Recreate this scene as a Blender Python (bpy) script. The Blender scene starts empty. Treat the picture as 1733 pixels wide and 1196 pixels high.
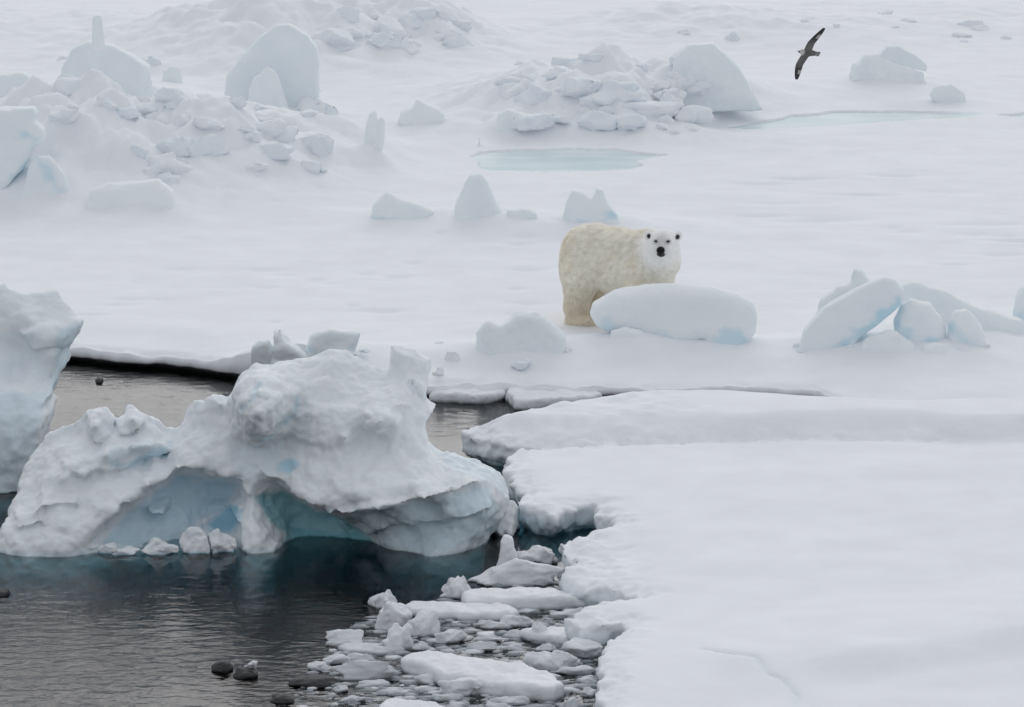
import bpy, math, random
import numpy as np

# ------------------------------------------------------------------ camera, sky, sun, exposure
SC = bpy.context.scene
COL = SC.collection
W0, H0 = 1733.0, 1196.0                       # photograph size, used to turn traced pixels into directions
HFOV = math.radians(14.0)
FP = W0 / 2 / math.tan(HFOV / 2)              # focal length in photograph pixels
CZ = 11.5                                     # camera height above the sea (ship's deck)
PITCH = math.radians(11.5)

cam_d = bpy.data.cameras.new("camera")
cam = bpy.data.objects.new("camera", cam_d)
COL.objects.link(cam)
cam.location = (0, 0, CZ)
cam.rotation_euler = (math.pi / 2 - PITCH, 0, 0)
cam_d.sensor_fit = 'HORIZONTAL'
cam_d.angle = HFOV
cam_d.clip_start = 0.5
cam_d.clip_end = 5000
SC.camera = cam

SUN_EL, SUN_AZ = math.radians(28), math.radians(6)   # behind the scene, a little to the right
world = bpy.data.worlds.new("World")
SC.world = world
world.use_nodes = True
nt = world.node_tree
nt.nodes.clear()
n_out = nt.nodes.new("ShaderNodeOutputWorld")
n_bg = nt.nodes.new("ShaderNodeBackground")
n_sky = nt.nodes.new("ShaderNodeTexSky")
n_sky.sky_type = 'NISHITA'
n_sky.sun_disc = False
n_sky.sun_elevation = SUN_EL
n_sky.sun_rotation = SUN_AZ
n_sky.air_density = 1.0
n_sky.dust_density = 6.0
n_hs = nt.nodes.new("ShaderNodeHueSaturation")         # cloud deck: greyed daylight
n_hs.inputs["Saturation"].default_value = 0.06
n_bg.inputs["Strength"].default_value = 0.10
n_mix = nt.nodes.new("ShaderNodeMix"); n_mix.data_type = 'RGBA'
n_mix.inputs[0].default_value = 0.83                    # closed, even cloud
n_mix.inputs[7].default_value = (6.35, 6.55, 7.05, 1)
nt.links.new(n_sky.outputs[0], n_hs.inputs["Color"])
nt.links.new(n_hs.outputs[0], n_mix.inputs[6])
nt.links.new(n_mix.outputs[2], n_bg.inputs["Color"])
nt.links.new(n_bg.outputs[0], n_out.inputs["Surface"])

sun_d = bpy.data.lights.new("sun", 'SUN')
sun_d.energy = 0.5
sun_d.angle = math.radians(70)
sun_d.color = (1.0, 0.975, 0.94)
sun = bpy.data.objects.new("sun", sun_d)
COL.objects.link(sun)
sun.rotation_euler = (math.pi / 2 - SUN_EL, 0, math.pi - SUN_AZ)
sun.location = (0, 60, 40)

SC.view_settings.view_transform = 'Standard'
SC.view_settings.look = 'None'
SC.view_settings.exposure = 0.08
SC.view_settings.gamma = 1.0
SC.render.engine = 'CYCLES'
SC.cycles.use_denoising = True
SC.cycles.max_bounces = 10
SC.cycles.diffuse_bounces = 8
SC.cycles.glossy_bounces = 3
SC.cycles.transparent_max_bounces = 12
SC.cycles.caustics_reflective = False
SC.cycles.caustics_refractive = False

# ------------------------------------------------------------------ pixel <-> place
SP, CP = math.sin(PITCH), math.cos(PITCH)

def ray(px, py):
    x = (px - W0 / 2) / FP
    v = (H0 / 2 - py) / FP
    return np.array([x, CP + v * SP, -SP + v * CP])

def at_z(px, py, z=0.0):
    d = ray(px, py)
    t = (z - CZ) / d[2]
    return np.array([d[0] * t, d[1] * t, z])

def at_Y(px, py, Y):
    d = ray(px, py)
    t = Y / d[1]
    return np.array([d[0] * t, Y, CZ + d[2] * t])

def project(P):
    P = np.asarray(P)
    y, z = P[:, 1], P[:, 2] - CZ
    dep = y * CP - z * SP
    v = y * SP + z * CP
    return W0 / 2 + P[:, 0] / dep * FP, H0 / 2 - v / dep * FP

# ------------------------------------------------------------------ numpy tools
def _hash(ix, iy, iz, seed):
    h = (ix.astype(np.uint32) * np.uint32(374761393) + iy.astype(np.uint32) * np.uint32(668265263)
         + iz.astype(np.uint32) * np.uint32(2147483647) + np.uint32(seed * 974711 + 12345))
    h = (h ^ (h >> np.uint32(13))) * np.uint32(1274126177)
    h = (h ^ (h >> np.uint32(15))) * np.uint32(2246822519)
    return h ^ (h >> np.uint32(16))

def perlin(P, seed=0):
    P = np.asarray(P, np.float32)
    fl = np.floor(P)
    i = fl.astype(np.int64)
    f = P - fl
    u = f * f * f * (f * (f * 6 - 15) + 10)
    out = np.zeros(len(P), np.float32)
    with np.errstate(over='ignore'):
        for c in range(8):
            a, b, d = c & 1, (c >> 1) & 1, (c >> 2) & 1
            h = _hash(i[:, 0] + a, i[:, 1] + b, i[:, 2] + d, seed)
            gx = (h & np.uint32(1023)).astype(np.float32) / 511.5 - 1
            gy = ((h >> np.uint32(10)) & np.uint32(1023)).astype(np.float32) / 511.5 - 1
            gz = ((h >> np.uint32(20)) & np.uint32(1023)).astype(np.float32) / 511.5 - 1
            w = (u[:, 0] if a else 1 - u[:, 0]) * (u[:, 1] if b else 1 - u[:, 1]) * (u[:, 2] if d else 1 - u[:, 2])
            out += w * (gx * (f[:, 0] - a) + gy * (f[:, 1] - b) + gz * (f[:, 2] - d))
    return out * 1.3

def fbm(P, freq=1.0, octv=4, seed=0, gain=0.5):
    P = np.asarray(P, np.float32)
    out = np.zeros(len(P), np.float32)
    a = 1.0
    for k in range(octv):
        out += a * perlin(P * freq + 17.3 * k, seed + k)
        freq *= 2.03
        a *= gain
    return out

def billow(P, freq=1.0, octv=3, seed=0):
    P = np.asarray(P, np.float32)
    out = np.zeros(len(P), np.float32)
    a = 1.0
    for k in range(octv):
        out += a * (np.abs(perlin(P * freq + 9.1 * k, seed + k)) * 2 - 0.5)
        freq *= 2.1
        a *= 0.5
    return out

def sstep(a, b, x):
    t = np.clip((x - a) / (b - a), 0, 1)
    return t * t * (3 - 2 * t)

def smax(a, b, k):
    h = np.clip(0.5 + 0.5 * (a - b) / k, 0, 1)
    return b + (a - b) * h + k * h * (1 - h)

def smin(a, b, k):
    return -smax(-a, -b, k)

def poly_sd(X, Y, poly):
    """signed distance to a polygon, negative inside"""
    X = np.asarray(X, np.float64); Y = np.asarray(Y, np.float64)
    poly = np.asarray(poly, np.float64)
    d = np.full(X.shape, 1e9)
    inside = np.zeros(X.shape, bool)
    n = len(poly)
    for k in range(n):
        ax, ay = poly[k]; bx, by = poly[(k + 1) % n]
        ex, ey = bx - ax, by - ay
        L = ex * ex + ey * ey + 1e-12
        t = np.clip(((X - ax) * ex + (Y - ay) * ey) / L, 0, 1)
        d = np.minimum(d, (X - ax - t * ex) ** 2 + (Y - ay - t * ey) ** 2)
        if ay != by:
            c = (ay > Y) != (by > Y)
            xi = ax + (Y - ay) * ex / (by - ay)
            inside ^= c & (X < xi)
    d = np.sqrt(d)
    return np.where(inside, -d, d)

def line_d(X, Y, pts):
    d = np.full(X.shape, 1e9)
    for (ax, ay), (bx, by) in zip(pts[:-1], pts[1:]):
        ex, ey = bx - ax, by - ay
        t = np.clip(((X - ax) * ex + (Y - ay) * ey) / (ex * ex + ey * ey + 1e-12), 0, 1)
        d = np.minimum(d, np.hypot(X - ax - t * ex, Y - ay - t * ey))
    return d

def surface_nets(F, xs, ys, zs):
    """quads of the zero surface of F (negative inside) on a rectilinear grid"""
    ins = F < 0
    nx, ny, nz = F.shape
    cnt = np.zeros((nx - 1, ny - 1, nz - 1), np.int8)
    for a in (0, 1):
        for b in (0, 1):
            for c in (0, 1):
                cnt += ins[a:nx - 1 + a, b:ny - 1 + b, c:nz - 1 + c]
    act = (cnt > 0) & (cnt < 8)
    I, J, K = np.nonzero(act)
    vid = np.full(act.shape, -1, np.int32)
    vid[I, J, K] = np.arange(len(I))
    acc = np.zeros((len(I), 3))
    num = np.zeros(len(I))
    corners = [(a, b, c) for a in (0, 1) for b in (0, 1) for c in (0, 1)]
    for p in corners:
        for ax in range(3):
            if p[ax] == 1:
                continue
            q = list(p); q[ax] = 1
            fa = F[I + p[0], J + p[1], K + p[2]]
            fb = F[I + q[0], J + q[1], K + q[2]]
            m = (fa < 0) != (fb < 0)
            t = np.where(m, fa / np.where(m, fa - fb, 1), 0)
            pos = np.array(p, float)[None, :].repeat(len(I), 0)
            pos[:, ax] += t
            acc += np.where(m[:, None], pos, 0)
            num += m
    acc /= np.maximum(num, 1)[:, None]
    V = np.stack([np.interp(I + acc[:, 0], np.arange(nx), xs),
                  np.interp(J + acc[:, 1], np.arange(ny), ys),
                  np.interp(K + acc[:, 2], np.arange(nz), zs)], 1)
    faces = []
    for ax in range(3):
        sl0 = [slice(None)] * 3; sl1 = [slice(None)] * 3
        sl0[ax] = slice(0, -1); sl1[ax] = slice(1, None)
        a_in = ins[tuple(sl0)]; b_in = ins[tuple(sl1)]
        o = [k for k in range(3) if k != ax]
        E = np.argwhere(a_in != b_in)
        ok = np.ones(len(E), bool)
        for k in o:
            ok &= (E[:, k] >= 1) & (E[:, k] <= F.shape[k] - 2)
        E = E[ok]
        if not len(E):
            continue
        s = a_in[E[:, 0], E[:, 1], E[:, 2]]
        def cell(d1, d2):
            c = E.copy()
            c[:, o[0]] -= d1; c[:, o[1]] -= d2
            return vid[c[:, 0], c[:, 1], c[:, 2]]
        Q = np.stack([cell(1, 1), cell(0, 1), cell(0, 0), cell(1, 0)], 1)
        flip = s if ax != 1 else ~s
        Q = np.where(flip[:, None], Q, Q[:, ::-1])
        faces.append(Q)
    Fq = np.concatenate(faces)
    return V, Fq[(Fq >= 0).all(1)]

def vnormals(V, Fq):
    a, b, c, d = (V[Fq[:, k]] for k in range(4))
    n = np.cross(c - a, d - b)
    N = np.zeros_like(V)
    for k in range(4):
        np.add.at(N, Fq[:, k], n)
    return N / np.maximum(np.linalg.norm(N, axis=1), 1e-12)[:, None]

def relax(V, Fq, it=1, lam=0.5):
    for _ in range(it):
        S = np.zeros_like(V); C = np.zeros(len(V))
        for k in range(4):
            a, b = Fq[:, k], Fq[:, (k + 1) % 4]
            np.add.at(S, a, V[b]); np.add.at(C, a, 1)
            np.add.at(S, b, V[a]); np.add.at(C, b, 1)
        V = V + lam * (S / np.maximum(C, 1)[:, None] - V)
    return V

# ------------------------------------------------------------------ objects
def mesh_obj(name, V, Fq, mat, parent=None, attrs=None, smooth=True, origin=None):
    V = np.asarray(V, np.float64)
    me = bpy.data.meshes.new(name)
    Fq = np.asarray(Fq)
    if origin is not None:
        V = V - np.asarray(origin)
    n, m = len(V), len(Fq)
    k = Fq.shape[1]
    me.vertices.add(n)
    me.vertices.foreach_set("co", V.astype(np.float32).ravel())
    me.loops.add(m * k)
    me.loops.foreach_set("vertex_index", Fq.astype(np.int32).ravel())
    me.polygons.add(m)
    me.polygons.foreach_set("loop_start", np.arange(0, m * k, k, dtype=np.int32))
    me.polygons.foreach_set("use_smooth", np.full(m, smooth))
    me.update(calc_edges=True)
    me.validate()
    for an, vals in (attrs or {}).items():
        vals = np.asarray(vals, np.float32)
        if vals.ndim == 2:
            at = me.attributes.new(an, 'FLOAT_COLOR', 'POINT')
            at.data.foreach_set("color", np.concatenate([vals, np.ones((len(vals), 1), np.float32)], 1).ravel())
        else:
            at = me.attributes.new(an, 'FLOAT', 'POINT')
            at.data.foreach_set("value", vals)
    me.materials.append(mat)
    o = bpy.data.objects.new(name, me)
    if origin is not None:
        o.location = origin
    COL.objects.link(o)
    if parent is not None:
        o.parent = parent
    return o

def tag(o, label=None, cat=None, group=None, kind=None):
    if label: o["label"] = label
    if cat: o["category"] = cat
    if group: o["group"] = group
    if cat and not kind: kind = "thing"
    if kind: o["kind"] = kind
    return o

# ------------------------------------------------------------------ materials
def new_mat(name):
    m = bpy.data.materials.new(name)
    m.use_nodes = True
    m.node_tree.nodes.clear()
    return m, m.node_tree.nodes, m.node_tree.links

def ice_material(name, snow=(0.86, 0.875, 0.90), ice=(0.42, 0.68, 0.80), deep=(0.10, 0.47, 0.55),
                 rough=0.75, bump=0.35, scale=14.0, sss=0.0):
    """snow -> bare blue ice (attribute ice) -> dense teal ice, colour brightened for light glowing through it (attribute deep)"""
    m, N, L = new_mat(name)
    out = N.new("ShaderNodeOutputMaterial")
    b = N.new("ShaderNodeBsdfPrincipled")
    tc = N.new("ShaderNodeTexCoord")
    geo = N.new("ShaderNodeNewGeometry")
    a1 = N.new("ShaderNodeAttribute"); a1.attribute_name = "ice"
    a2 = N.new("ShaderNodeAttribute"); a2.attribute_name = "deep"
    n1 = N.new("ShaderNodeTexNoise"); n1.inputs["Scale"].default_value = 1.7; n1.inputs["Detail"].default_value = 6
    n2 = N.new("ShaderNodeTexNoise"); n2.inputs["Scale"].default_value = scale; n2.inputs["Detail"].default_value = 8
    n2.inputs["Roughness"].default_value = 0.65
    L.new(geo.outputs["Position"], n1.inputs["Vector"])
    L.new(geo.outputs["Position"], n2.inputs["Vector"])
    # snow tone varies a little with grain size and dampness
    r = N.new("ShaderNodeValToRGB")
    r.color_ramp.elements[0].position = 0.32; r.color_ramp.elements[0].color = tuple(c * 0.955 for c in snow) + (1,)
    r.color_ramp.elements[1].position = 0.68; r.color_ramp.elements[1].color = tuple(min(c * 1.01, 0.93) for c in snow) + (1,)
    L.new(n1.outputs["Fac"], r.inputs["Fac"])
    mx = N.new("ShaderNodeMix"); mx.data_type = 'RGBA'
    L.new(a1.outputs["Fac"], mx.inputs[0]); L.new(r.outputs["Color"], mx.inputs[6])
    mx.inputs[7].default_value = ice + (1,)
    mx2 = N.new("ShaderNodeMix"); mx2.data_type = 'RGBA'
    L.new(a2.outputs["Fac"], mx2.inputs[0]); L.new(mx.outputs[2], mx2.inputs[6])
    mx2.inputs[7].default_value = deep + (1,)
    L.new(mx2.outputs[2], b.inputs["Base Color"])
    mr = N.new("ShaderNodeMapRange")
    mr.inputs[3].default_value = rough; mr.inputs[4].default_value = 0.35
    L.new(a1.outputs["Fac"], mr.inputs[0]); L.new(mr.outputs[0], b.inputs["Roughness"])
    b.inputs["Specular IOR Level"].default_value = 0.25
    b.inputs["IOR"].default_value = 1.31
    if sss:
        b.inputs["Subsurface Weight"].default_value = sss
        b.inputs["Subsurface Radius"].default_value = (0.65, 0.9, 1.0)
        b.inputs["Subsurface Scale"].default_value = 0.08
    bp = N.new("ShaderNodeBump")
    bp.inputs["Strength"].default_value = bump
    bp.inputs["Distance"].default_value = 0.02
    L.new(n2.outputs["Fac"], bp.inputs["Height"])
    L.new(bp.outputs[0], b.inputs["Normal"])
    L.new(b.outputs[0], out.inputs["Surface"])
    return m

M_SNOW = ice_material("snow", bump=0.22, scale=9.0)
M_ICE = ice_material("snow_crusted_ice", snow=(0.90, 0.93, 0.945), bump=0.45, scale=12.0)
M_BERG = ice_material("iceberg_ice", snow=(0.875, 0.89, 0.905), bump=0.6, scale=11.0, sss=0.35)
M_WET = ice_material("wet_brash_ice", snow=(0.82, 0.835, 0.855), ice=(0.22, 0.25, 0.265), rough=0.5, bump=0.5, scale=22.0)
M_DARK = ice_material("dirty_ice", snow=(0.055, 0.058, 0.06), ice=(0.05, 0.05, 0.05), rough=0.4, bump=0.6, scale=22.0)

def water_material(name, ripple=1.0, calm=True, absorb=None, tint=(1, 1, 1)):
    m, N, L = new_mat(name)
    out = N.new("ShaderNodeOutputMaterial")
    geo = N.new("ShaderNodeNewGeometry")
    mp = N.new("ShaderNodeMapping"); mp.inputs["Scale"].default_value = (0.55, 1.0, 1.0)
    mp.inputs["Rotation"].default_value = (0, 0, math.radians(8))
    L.new(geo.outputs["Position"], mp.inputs["Vector"])
    n1 = N.new("ShaderNodeTexNoise"); n1.inputs["Scale"].default_value = 5.5; n1.inputs["Detail"].default_value = 3
    n2 = N.new("ShaderNodeTexNoise"); n2.inputs["Scale"].default_value = 15.0; n2.inputs["Detail"].default_value = 2
    n3 = N.new("ShaderNodeTexNoise"); n3.inputs["Scale"].default_value = 0.6; n3.inputs["Detail"].default_value = 2
    for n in (n1, n2):
        L.new(mp.outputs[0], n.inputs["Vector"])
    L.new(geo.outputs["Position"], n3.inputs["Vector"])
    ad = N.new("ShaderNodeMath"); ad.operation = 'MULTIPLY_ADD'
    L.new(n2.outputs["Fac"], ad.inputs[0]); ad.inputs[1].default_value = 0.35; L.new(n1.outputs["Fac"], ad.inputs[2])
    bp = N.new("ShaderNodeBump"); bp.inputs["Distance"].default_value = 0.03
    L.new(ad.outputs[0], bp.inputs["Height"])
    # the lee beside the ice lies calmer than the open water
    sx = N.new("ShaderNodeSeparateXYZ"); L.new(geo.outputs["Position"], sx.inputs[0])
    if calm:
        lee = N.new("ShaderNodeMapRange"); lee.interpolation_type = 'SMOOTHSTEP'
        lee.inputs[1].default_value = 44.8; lee.inputs[2].default_value = 42.6
        lee.inputs[3].default_value = 0.10 * ripple; lee.inputs[4].default_value = 0.85 * ripple
        L.new(sx.outputs["Y"], lee.inputs[0])
        pt = N.new("ShaderNodeMapRange"); pt.inputs[1].default_value = 0.35; pt.inputs[2].default_value = 0.65
        pt.inputs[3].default_value = 0.6; pt.inputs[4].default_value = 1.2
        L.new(n3.outputs["Fac"], pt.inputs[0])
        mu = N.new("ShaderNodeMath"); mu.operation = 'MULTIPLY'
        op = N.new("ShaderNodeMapRange"); op.interpolation_type = 'SMOOTHSTEP'
        op.inputs[1].default_value = 47.5; op.inputs[2].default_value = 50.0; op.inputs[3].default_value = 0.0; op.inputs[4].default_value = 0.30 * ripple
        L.new(sx.outputs["Y"], op.inputs[0])
        sm = N.new("ShaderNodeMath"); sm.operation = 'ADD'
        L.new(lee.outputs[0], sm.inputs[0]); L.new(op.outputs[0], sm.inputs[1])
        L.new(sm.outputs[0], mu.inputs[0]); L.new(pt.outputs[0], mu.inputs[1])
        L.new(mu.outputs[0], bp.inputs["Strength"])
    else:
        bp.inputs["Strength"].default_value = 0.08 * ripple
    fr = N.new("ShaderNodeFresnel"); fr.inputs["IOR"].default_value = 1.33
    L.new(bp.outputs[0], fr.inputs["Normal"])
    gl = N.new("ShaderNodeBsdfGlossy"); gl.inputs["Roughness"].default_value = 0.04
    L.new(bp.outputs[0], gl.inputs["Normal"])
    tr = N.new("ShaderNodeBsdfTransparent"); tr.inputs["Color"].default_value = tint + (1,)
    mx = N.new("ShaderNodeMixShader")
    L.new(fr.outputs[0], mx.inputs[0]); L.new(tr.outputs[0], mx.inputs[1]); L.new(gl.outputs[0], mx.inputs[2])
    L.new(mx.outputs[0], out.inputs["Surface"])
    if absorb:
        va = N.new("ShaderNodeVolumeAbsorption")
        va.inputs["Color"].default_value = absorb[0] + (1,)
        va.inputs["Density"].default_value = absorb[1]
        L.new(va.outputs[0], out.inputs["Volume"])
    return m

M_SEA = water_material("sea_water", absorb=((0.20, 0.66, 0.72), 3.2))

def plain(name, col, rough=0.6, spec=0.3):
    m, N, L = new_mat(name)
    out = N.new("ShaderNodeOutputMaterial"); b = N.new("ShaderNodeBsdfPrincipled")
    b.inputs["Base Color"].default_value = col + (1,)
    b.inputs["Roughness"].default_value = rough
    b.inputs["Specular IOR Level"].default_value = spec
    L.new(b.outputs[0], out.inputs["Surface"])
    return m

def pond_material():
    """milky, half frozen melt water"""
    m, N, L = new_mat("milky_melt_water")
    out = N.new("ShaderNodeOutputMaterial"); b = N.new("ShaderNodeBsdfPrincipled")
    geo = N.new("ShaderNodeNewGeometry")
    mp = N.new("ShaderNodeMapping"); mp.inputs["Scale"].default_value = (0.5, 1.6, 1)
    n = N.new("ShaderNodeTexNoise"); n.inputs["Scale"].default_value = 0.9; n.inputs["Detail"].default_value = 5
    L.new(geo.outputs["Position"], mp.inputs[0]); L.new(mp.outputs[0], n.inputs["Vector"])
    r = N.new("ShaderNodeValToRGB")
    r.color_ramp.elements[0].position = 0.35; r.color_ramp.elements[0].color = (0.50, 0.62, 0.65, 1)
    r.color_ramp.elements[1].position = 0.65; r.color_ramp.elements[1].color = (0.66, 0.75, 0.765, 1)
    L.new(n.outputs["Fac"], r.inputs["Fac"]); L.new(r.outputs["Color"], b.inputs["Base Color"])
    b.inputs["Roughness"].default_value = 0.38; b.inputs["IOR"].default_value = 1.33
    b.inputs["Specular IOR Level"].default_value = 0.15
    L.new(b.outputs[0], out.inputs["Surface"])
    return m
M_POND = pond_material()

def attr_mat(name, attr="tone", rough=0.8, bump=0.3, scale=40, stretch=(1, 1, 1)):
    m, N, L = new_mat(name)
    out = N.new("ShaderNodeOutputMaterial"); b = N.new("ShaderNodeBsdfPrincipled")
    a = N.new("ShaderNodeAttribute"); a.attribute_name = attr
    tc = N.new("ShaderNodeTexCoord")
    mp = N.new("ShaderNodeMapping"); mp.inputs["Scale"].default_value = stretch
    n = N.new("ShaderNodeTexNoise"); n.inputs["Scale"].default_value = scale; n.inputs["Detail"].default_value = 5
    L.new(tc.outputs["Object"], mp.inputs[0]); L.new(mp.outputs[0], n.inputs["Vector"])
    mr = N.new("ShaderNodeMapRange"); mr.inputs[3].default_value = 0.85; mr.inputs[4].default_value = 1.12
    L.new(n.outputs["Fac"], mr.inputs[0])
    mu = N.new("ShaderNodeVectorMath"); mu.operation = 'SCALE'
    L.new(a.outputs["Color"], mu.inputs[0]); L.new(mr.outputs[0], mu.inputs["Scale"])
    L.new(mu.outputs[0], b.inputs["Base Color"])
    b.inputs["Roughness"].default_value = rough
    b.inputs["Specular IOR Level"].default_value = 0.2
    bp = N.new("ShaderNodeBump"); bp.inputs["Strength"].default_value = bump; bp.inputs["Distance"].default_value = 0.01
    L.new(n.outputs["Fac"], bp.inputs["Height"]); L.new(bp.outputs[0], b.inputs["Normal"])
    L.new(b.outputs[0], out.inputs["Surface"])
    return m

# ------------------------------------------------------------------ the far ice field
FIELD_Z = 0.30
def P2(px, py, z):
    p = at_z(px, py, z)
    return p[0], p[1]

# mounds: ground pixel, half width (m), half depth (m), height (m), lumpiness
MOUNDS = [
    (300, 300, 2.1, 2.2, 1.05, 0.55), (390, 235, 1.2, 1.0, 0.5, 0.4), (240, 240, 1.2, 1.0, 0.3, 0.4), (120, 290, 1.5, 2.4, 0.75, 0.5), (470, 265, 1.4, 2.0, 0.55, 0.45), (170, 330, 1.4, 1.0, 0.28, .3),
    (20, 300, 1.3, 1.6, 0.7, 0.4), (600, 262, 0.9, 0.8, 0.22, 0.3), (180, 190, 1.6, 2.5, 0.6, 0.4),
    (1010, 205, 2.1, 2.6, 0.85, 0.65), (900, 165, 1.7, 2.4, 0.45, 0.55), (1140, 190, 1.2, 1.8, 0.45, 0.5), (1230, 165, 1.5, 2.0, 0.3, 0.3),
    (420, 90, 2.8, 3.5, 0.95, 0.45), (600, 75, 2.4, 3.0, 0.55, 0.55), (740, 78, 1.3, 2.0, 0.5, 0.6),
    (1500, 138, 1.2, 1.4, 0.15, 0.3), (850, 372, 1.0, 0.7, 0.12, 0.3), (1000, 385, 1.4, 0.8, 0.14, 0.3), (690, 372, 0.9, 0.5, 0.08, 0.2),
    (880, 600, 1.0, 0.6, 0.10, 0.4), (1120, 590, 1.2, 0.5, 0.10, 0.3), (480, 612, 0.9, 0.6, 0.14, 0.5), (600, 610, 1.2, 0.7, 0.14, 0.5),
    (1530, 590, 1.6, 0.9, 0.12, 0.4), (1480, 560, 1.2, 1.0, 0.10, .4), (1650, 590, 1.4, 1.2, 0.14, 0.3),
    (1120, 48, 2.5, 3.0, 0.3, .5), (1600, 30, 4, 3.0, .2, .4), (60, 45, 3, 3, .25, .5), (1300, 55, 2.5, 2.5, .2, .5),
]
_MO = [(P2(a, b, FIELD_Z), sx, sy, h, l) for a, b, sx, sy, h, l in MOUNDS]
_rp = np.random.RandomState(12)
_PITS = [(P2(_rp.uniform(150, 930), _rp.uniform(395, 545), FIELD_Z), _rp.uniform(.08, .3), _rp.uniform(.08, .16), _rp.uniform(.02, .06)) for _ in range(26)]
_PITS += [(P2(_rp.uniform(1150, 1733), _rp.uniform(280, 450), FIELD_Z), _rp.uniform(.2, .7), _rp.uniform(.1, .25), _rp.uniform(.02, .05)) for _ in range(22)]
POND_A = [(795, 266), (818, 258), (870, 254), (960, 252), (1040, 254), (1085, 259), (1133, 263), (1100, 268), (1078, 272), (1083, 282), (1070, 287), (1000, 291), (900, 291), (830, 289), (806, 285), (812, 275)]
POND_B = [(1222, 216), (1300, 205), (1345, 196), (1420, 189), (1500, 189), (1600, 190), (1665, 193), (1640, 199), (1520, 205), (1450, 210), (1380, 214), (1310, 218), (1260, 219)]
POND_C = [(1695, 196), (1733, 192), (1800, 191), (1860, 196), (1800, 200), (1733, 199)]
_PONDS = [[P2(a, b, FIELD_Z) for a, b in p] for p in (POND_A, POND_B, POND_C)]

def field_height(x, y, ponds=True):
    x = np.asarray(x, float); y = np.asarray(y, float)
    sh = x.shape
    x = x.ravel(); y = y.ravel()
    P = np.stack([x * 0.55, y, np.zeros_like(x)], 1)
    z = FIELD_Z + 0.035 * fbm(P, 0.35, 3, 3) + 0.010 * fbm(P * np.array([1, 1.5, 1]), 1.1, 4, 11)
    drift = perlin(np.stack([x * 0.22, y * 0.8, x * 0], 1), 21)
    z += 0.03 * np.maximum(drift, 0)
    P3 = np.stack([x, y * 0.8, np.zeros_like(x)], 1)
    m = np.zeros_like(x); lump = np.zeros_like(x)
    for (cx, cy), sx, sy, h, l in _MO:
        q = ((x - cx) / sx) ** 2 + ((y - cy) / sy) ** 2
        g = h * np.exp(-q * 0.9)
        m = m + g; lump = lump + g * l
    big = lump > 0.01
    if big.any():
        bl = billow(P3[big], 0.75, 2, 31) * 0.55 + 0.8 * fbm(P3[big], 0.9, 3, 41, 0.42)
        m[big] += lump[big] * (bl * 0.8 + 0.16 * fbm(P3[big], 3.1, 3, 47))
    for (cx, cy), hx, hy, dp in _PITS:                   # old tracks and wind pits
        k = (np.abs(x - cx) < hx * 2.5) & (np.abs(y - cy) < hy * 2.5)
        if k.any():
            m[k] -= dp * np.exp(-((x[k] - cx) / hx) ** 2 - ((y[k] - cy) / hy) ** 2)
    # far away hummocks and ridges
    far = y > 90
    if far.any():
        rr = np.maximum(fbm(P3[far] * np.array([1, .6, 1]), 0.16, 4, 61) - 0.1, 0)
        m[far] += sstep(90, 115, y[far]) * rr * 1.3
    z += m
    ice = np.zeros_like(x)
    if ponds:
        for k, pl in enumerate(_PONDS):
            a = np.asarray(pl)
            near = (x > a[:, 0].min() - 3) & (x < a[:, 0].max() + 3) & (y > a[:, 1].min() - 4) & (y < a[:, 1].max() + 4)
            if near.any():
                wob = 0.10 * fbm(np.stack([x[near], y[near] * .6, x[near] * 0], 1), 2.4, 3, 71)
                d = poly_sd(x[near], y[near], a) + wob
                zz = z[near]
                flat = sstep(1.8, 0.1, d)
                zz = zz * (1 - flat) + (FIELD_Z + 0.02) * flat
                zz = zz - 0.12 * sstep(0.03, -0.05, d) - 0.10 * sstep(-0.05, -0.8, d)
                z[near] = zz
                ice[near] = np.maximum(ice[near], sstep(0.0, -0.05, d))
    return z.reshape(sh), ice.reshape(sh)

def fz(x, y):
    return float(field_height(np.array([x]), np.array([y]), False)[0][0])

def on_field(px, py, last=False):
    """where the line of sight through a pixel first meets the snow"""
    zs = np.linspace(2.6, 0.05, 90)
    d = ray(px, py)
    t = (zs - CZ) / d[2]
    h = field_height(d[0] * t, d[1] * t, False)[0]
    hit = h >= zs
    k = int(np.argmax(hit))
    if last:                                             # the ground behind a crest, not the crest itself
        k = len(zs) - 1 - int(np.argmax(~hit[::-1])) + 1
        k = min(k, len(zs) - 1)
    k = max(k, 1)
    a, b = zs[k - 1] - h[k - 1], zs[k] - h[k]
    z = zs[k - 1] + (zs[k] - zs[k - 1]) * a / (a - b if a != b else 1)
    return at_z(px, py, float(z))

EDGE = [(-2500, 520), (-900, 548), (0, 580), (120, 592), (200, 600), (280, 605), (350, 614), (430, 626), (520, 632), (620, 646), (725, 655), (800, 652), (880, 652),
        (1000, 656), (1140, 659), (1240, 657), (1380, 662), (1460, 695), (1733, 715), (2600, 740)]
_E = np.array([P2(a, b, 0.17) for a, b in EDGE])

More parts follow.
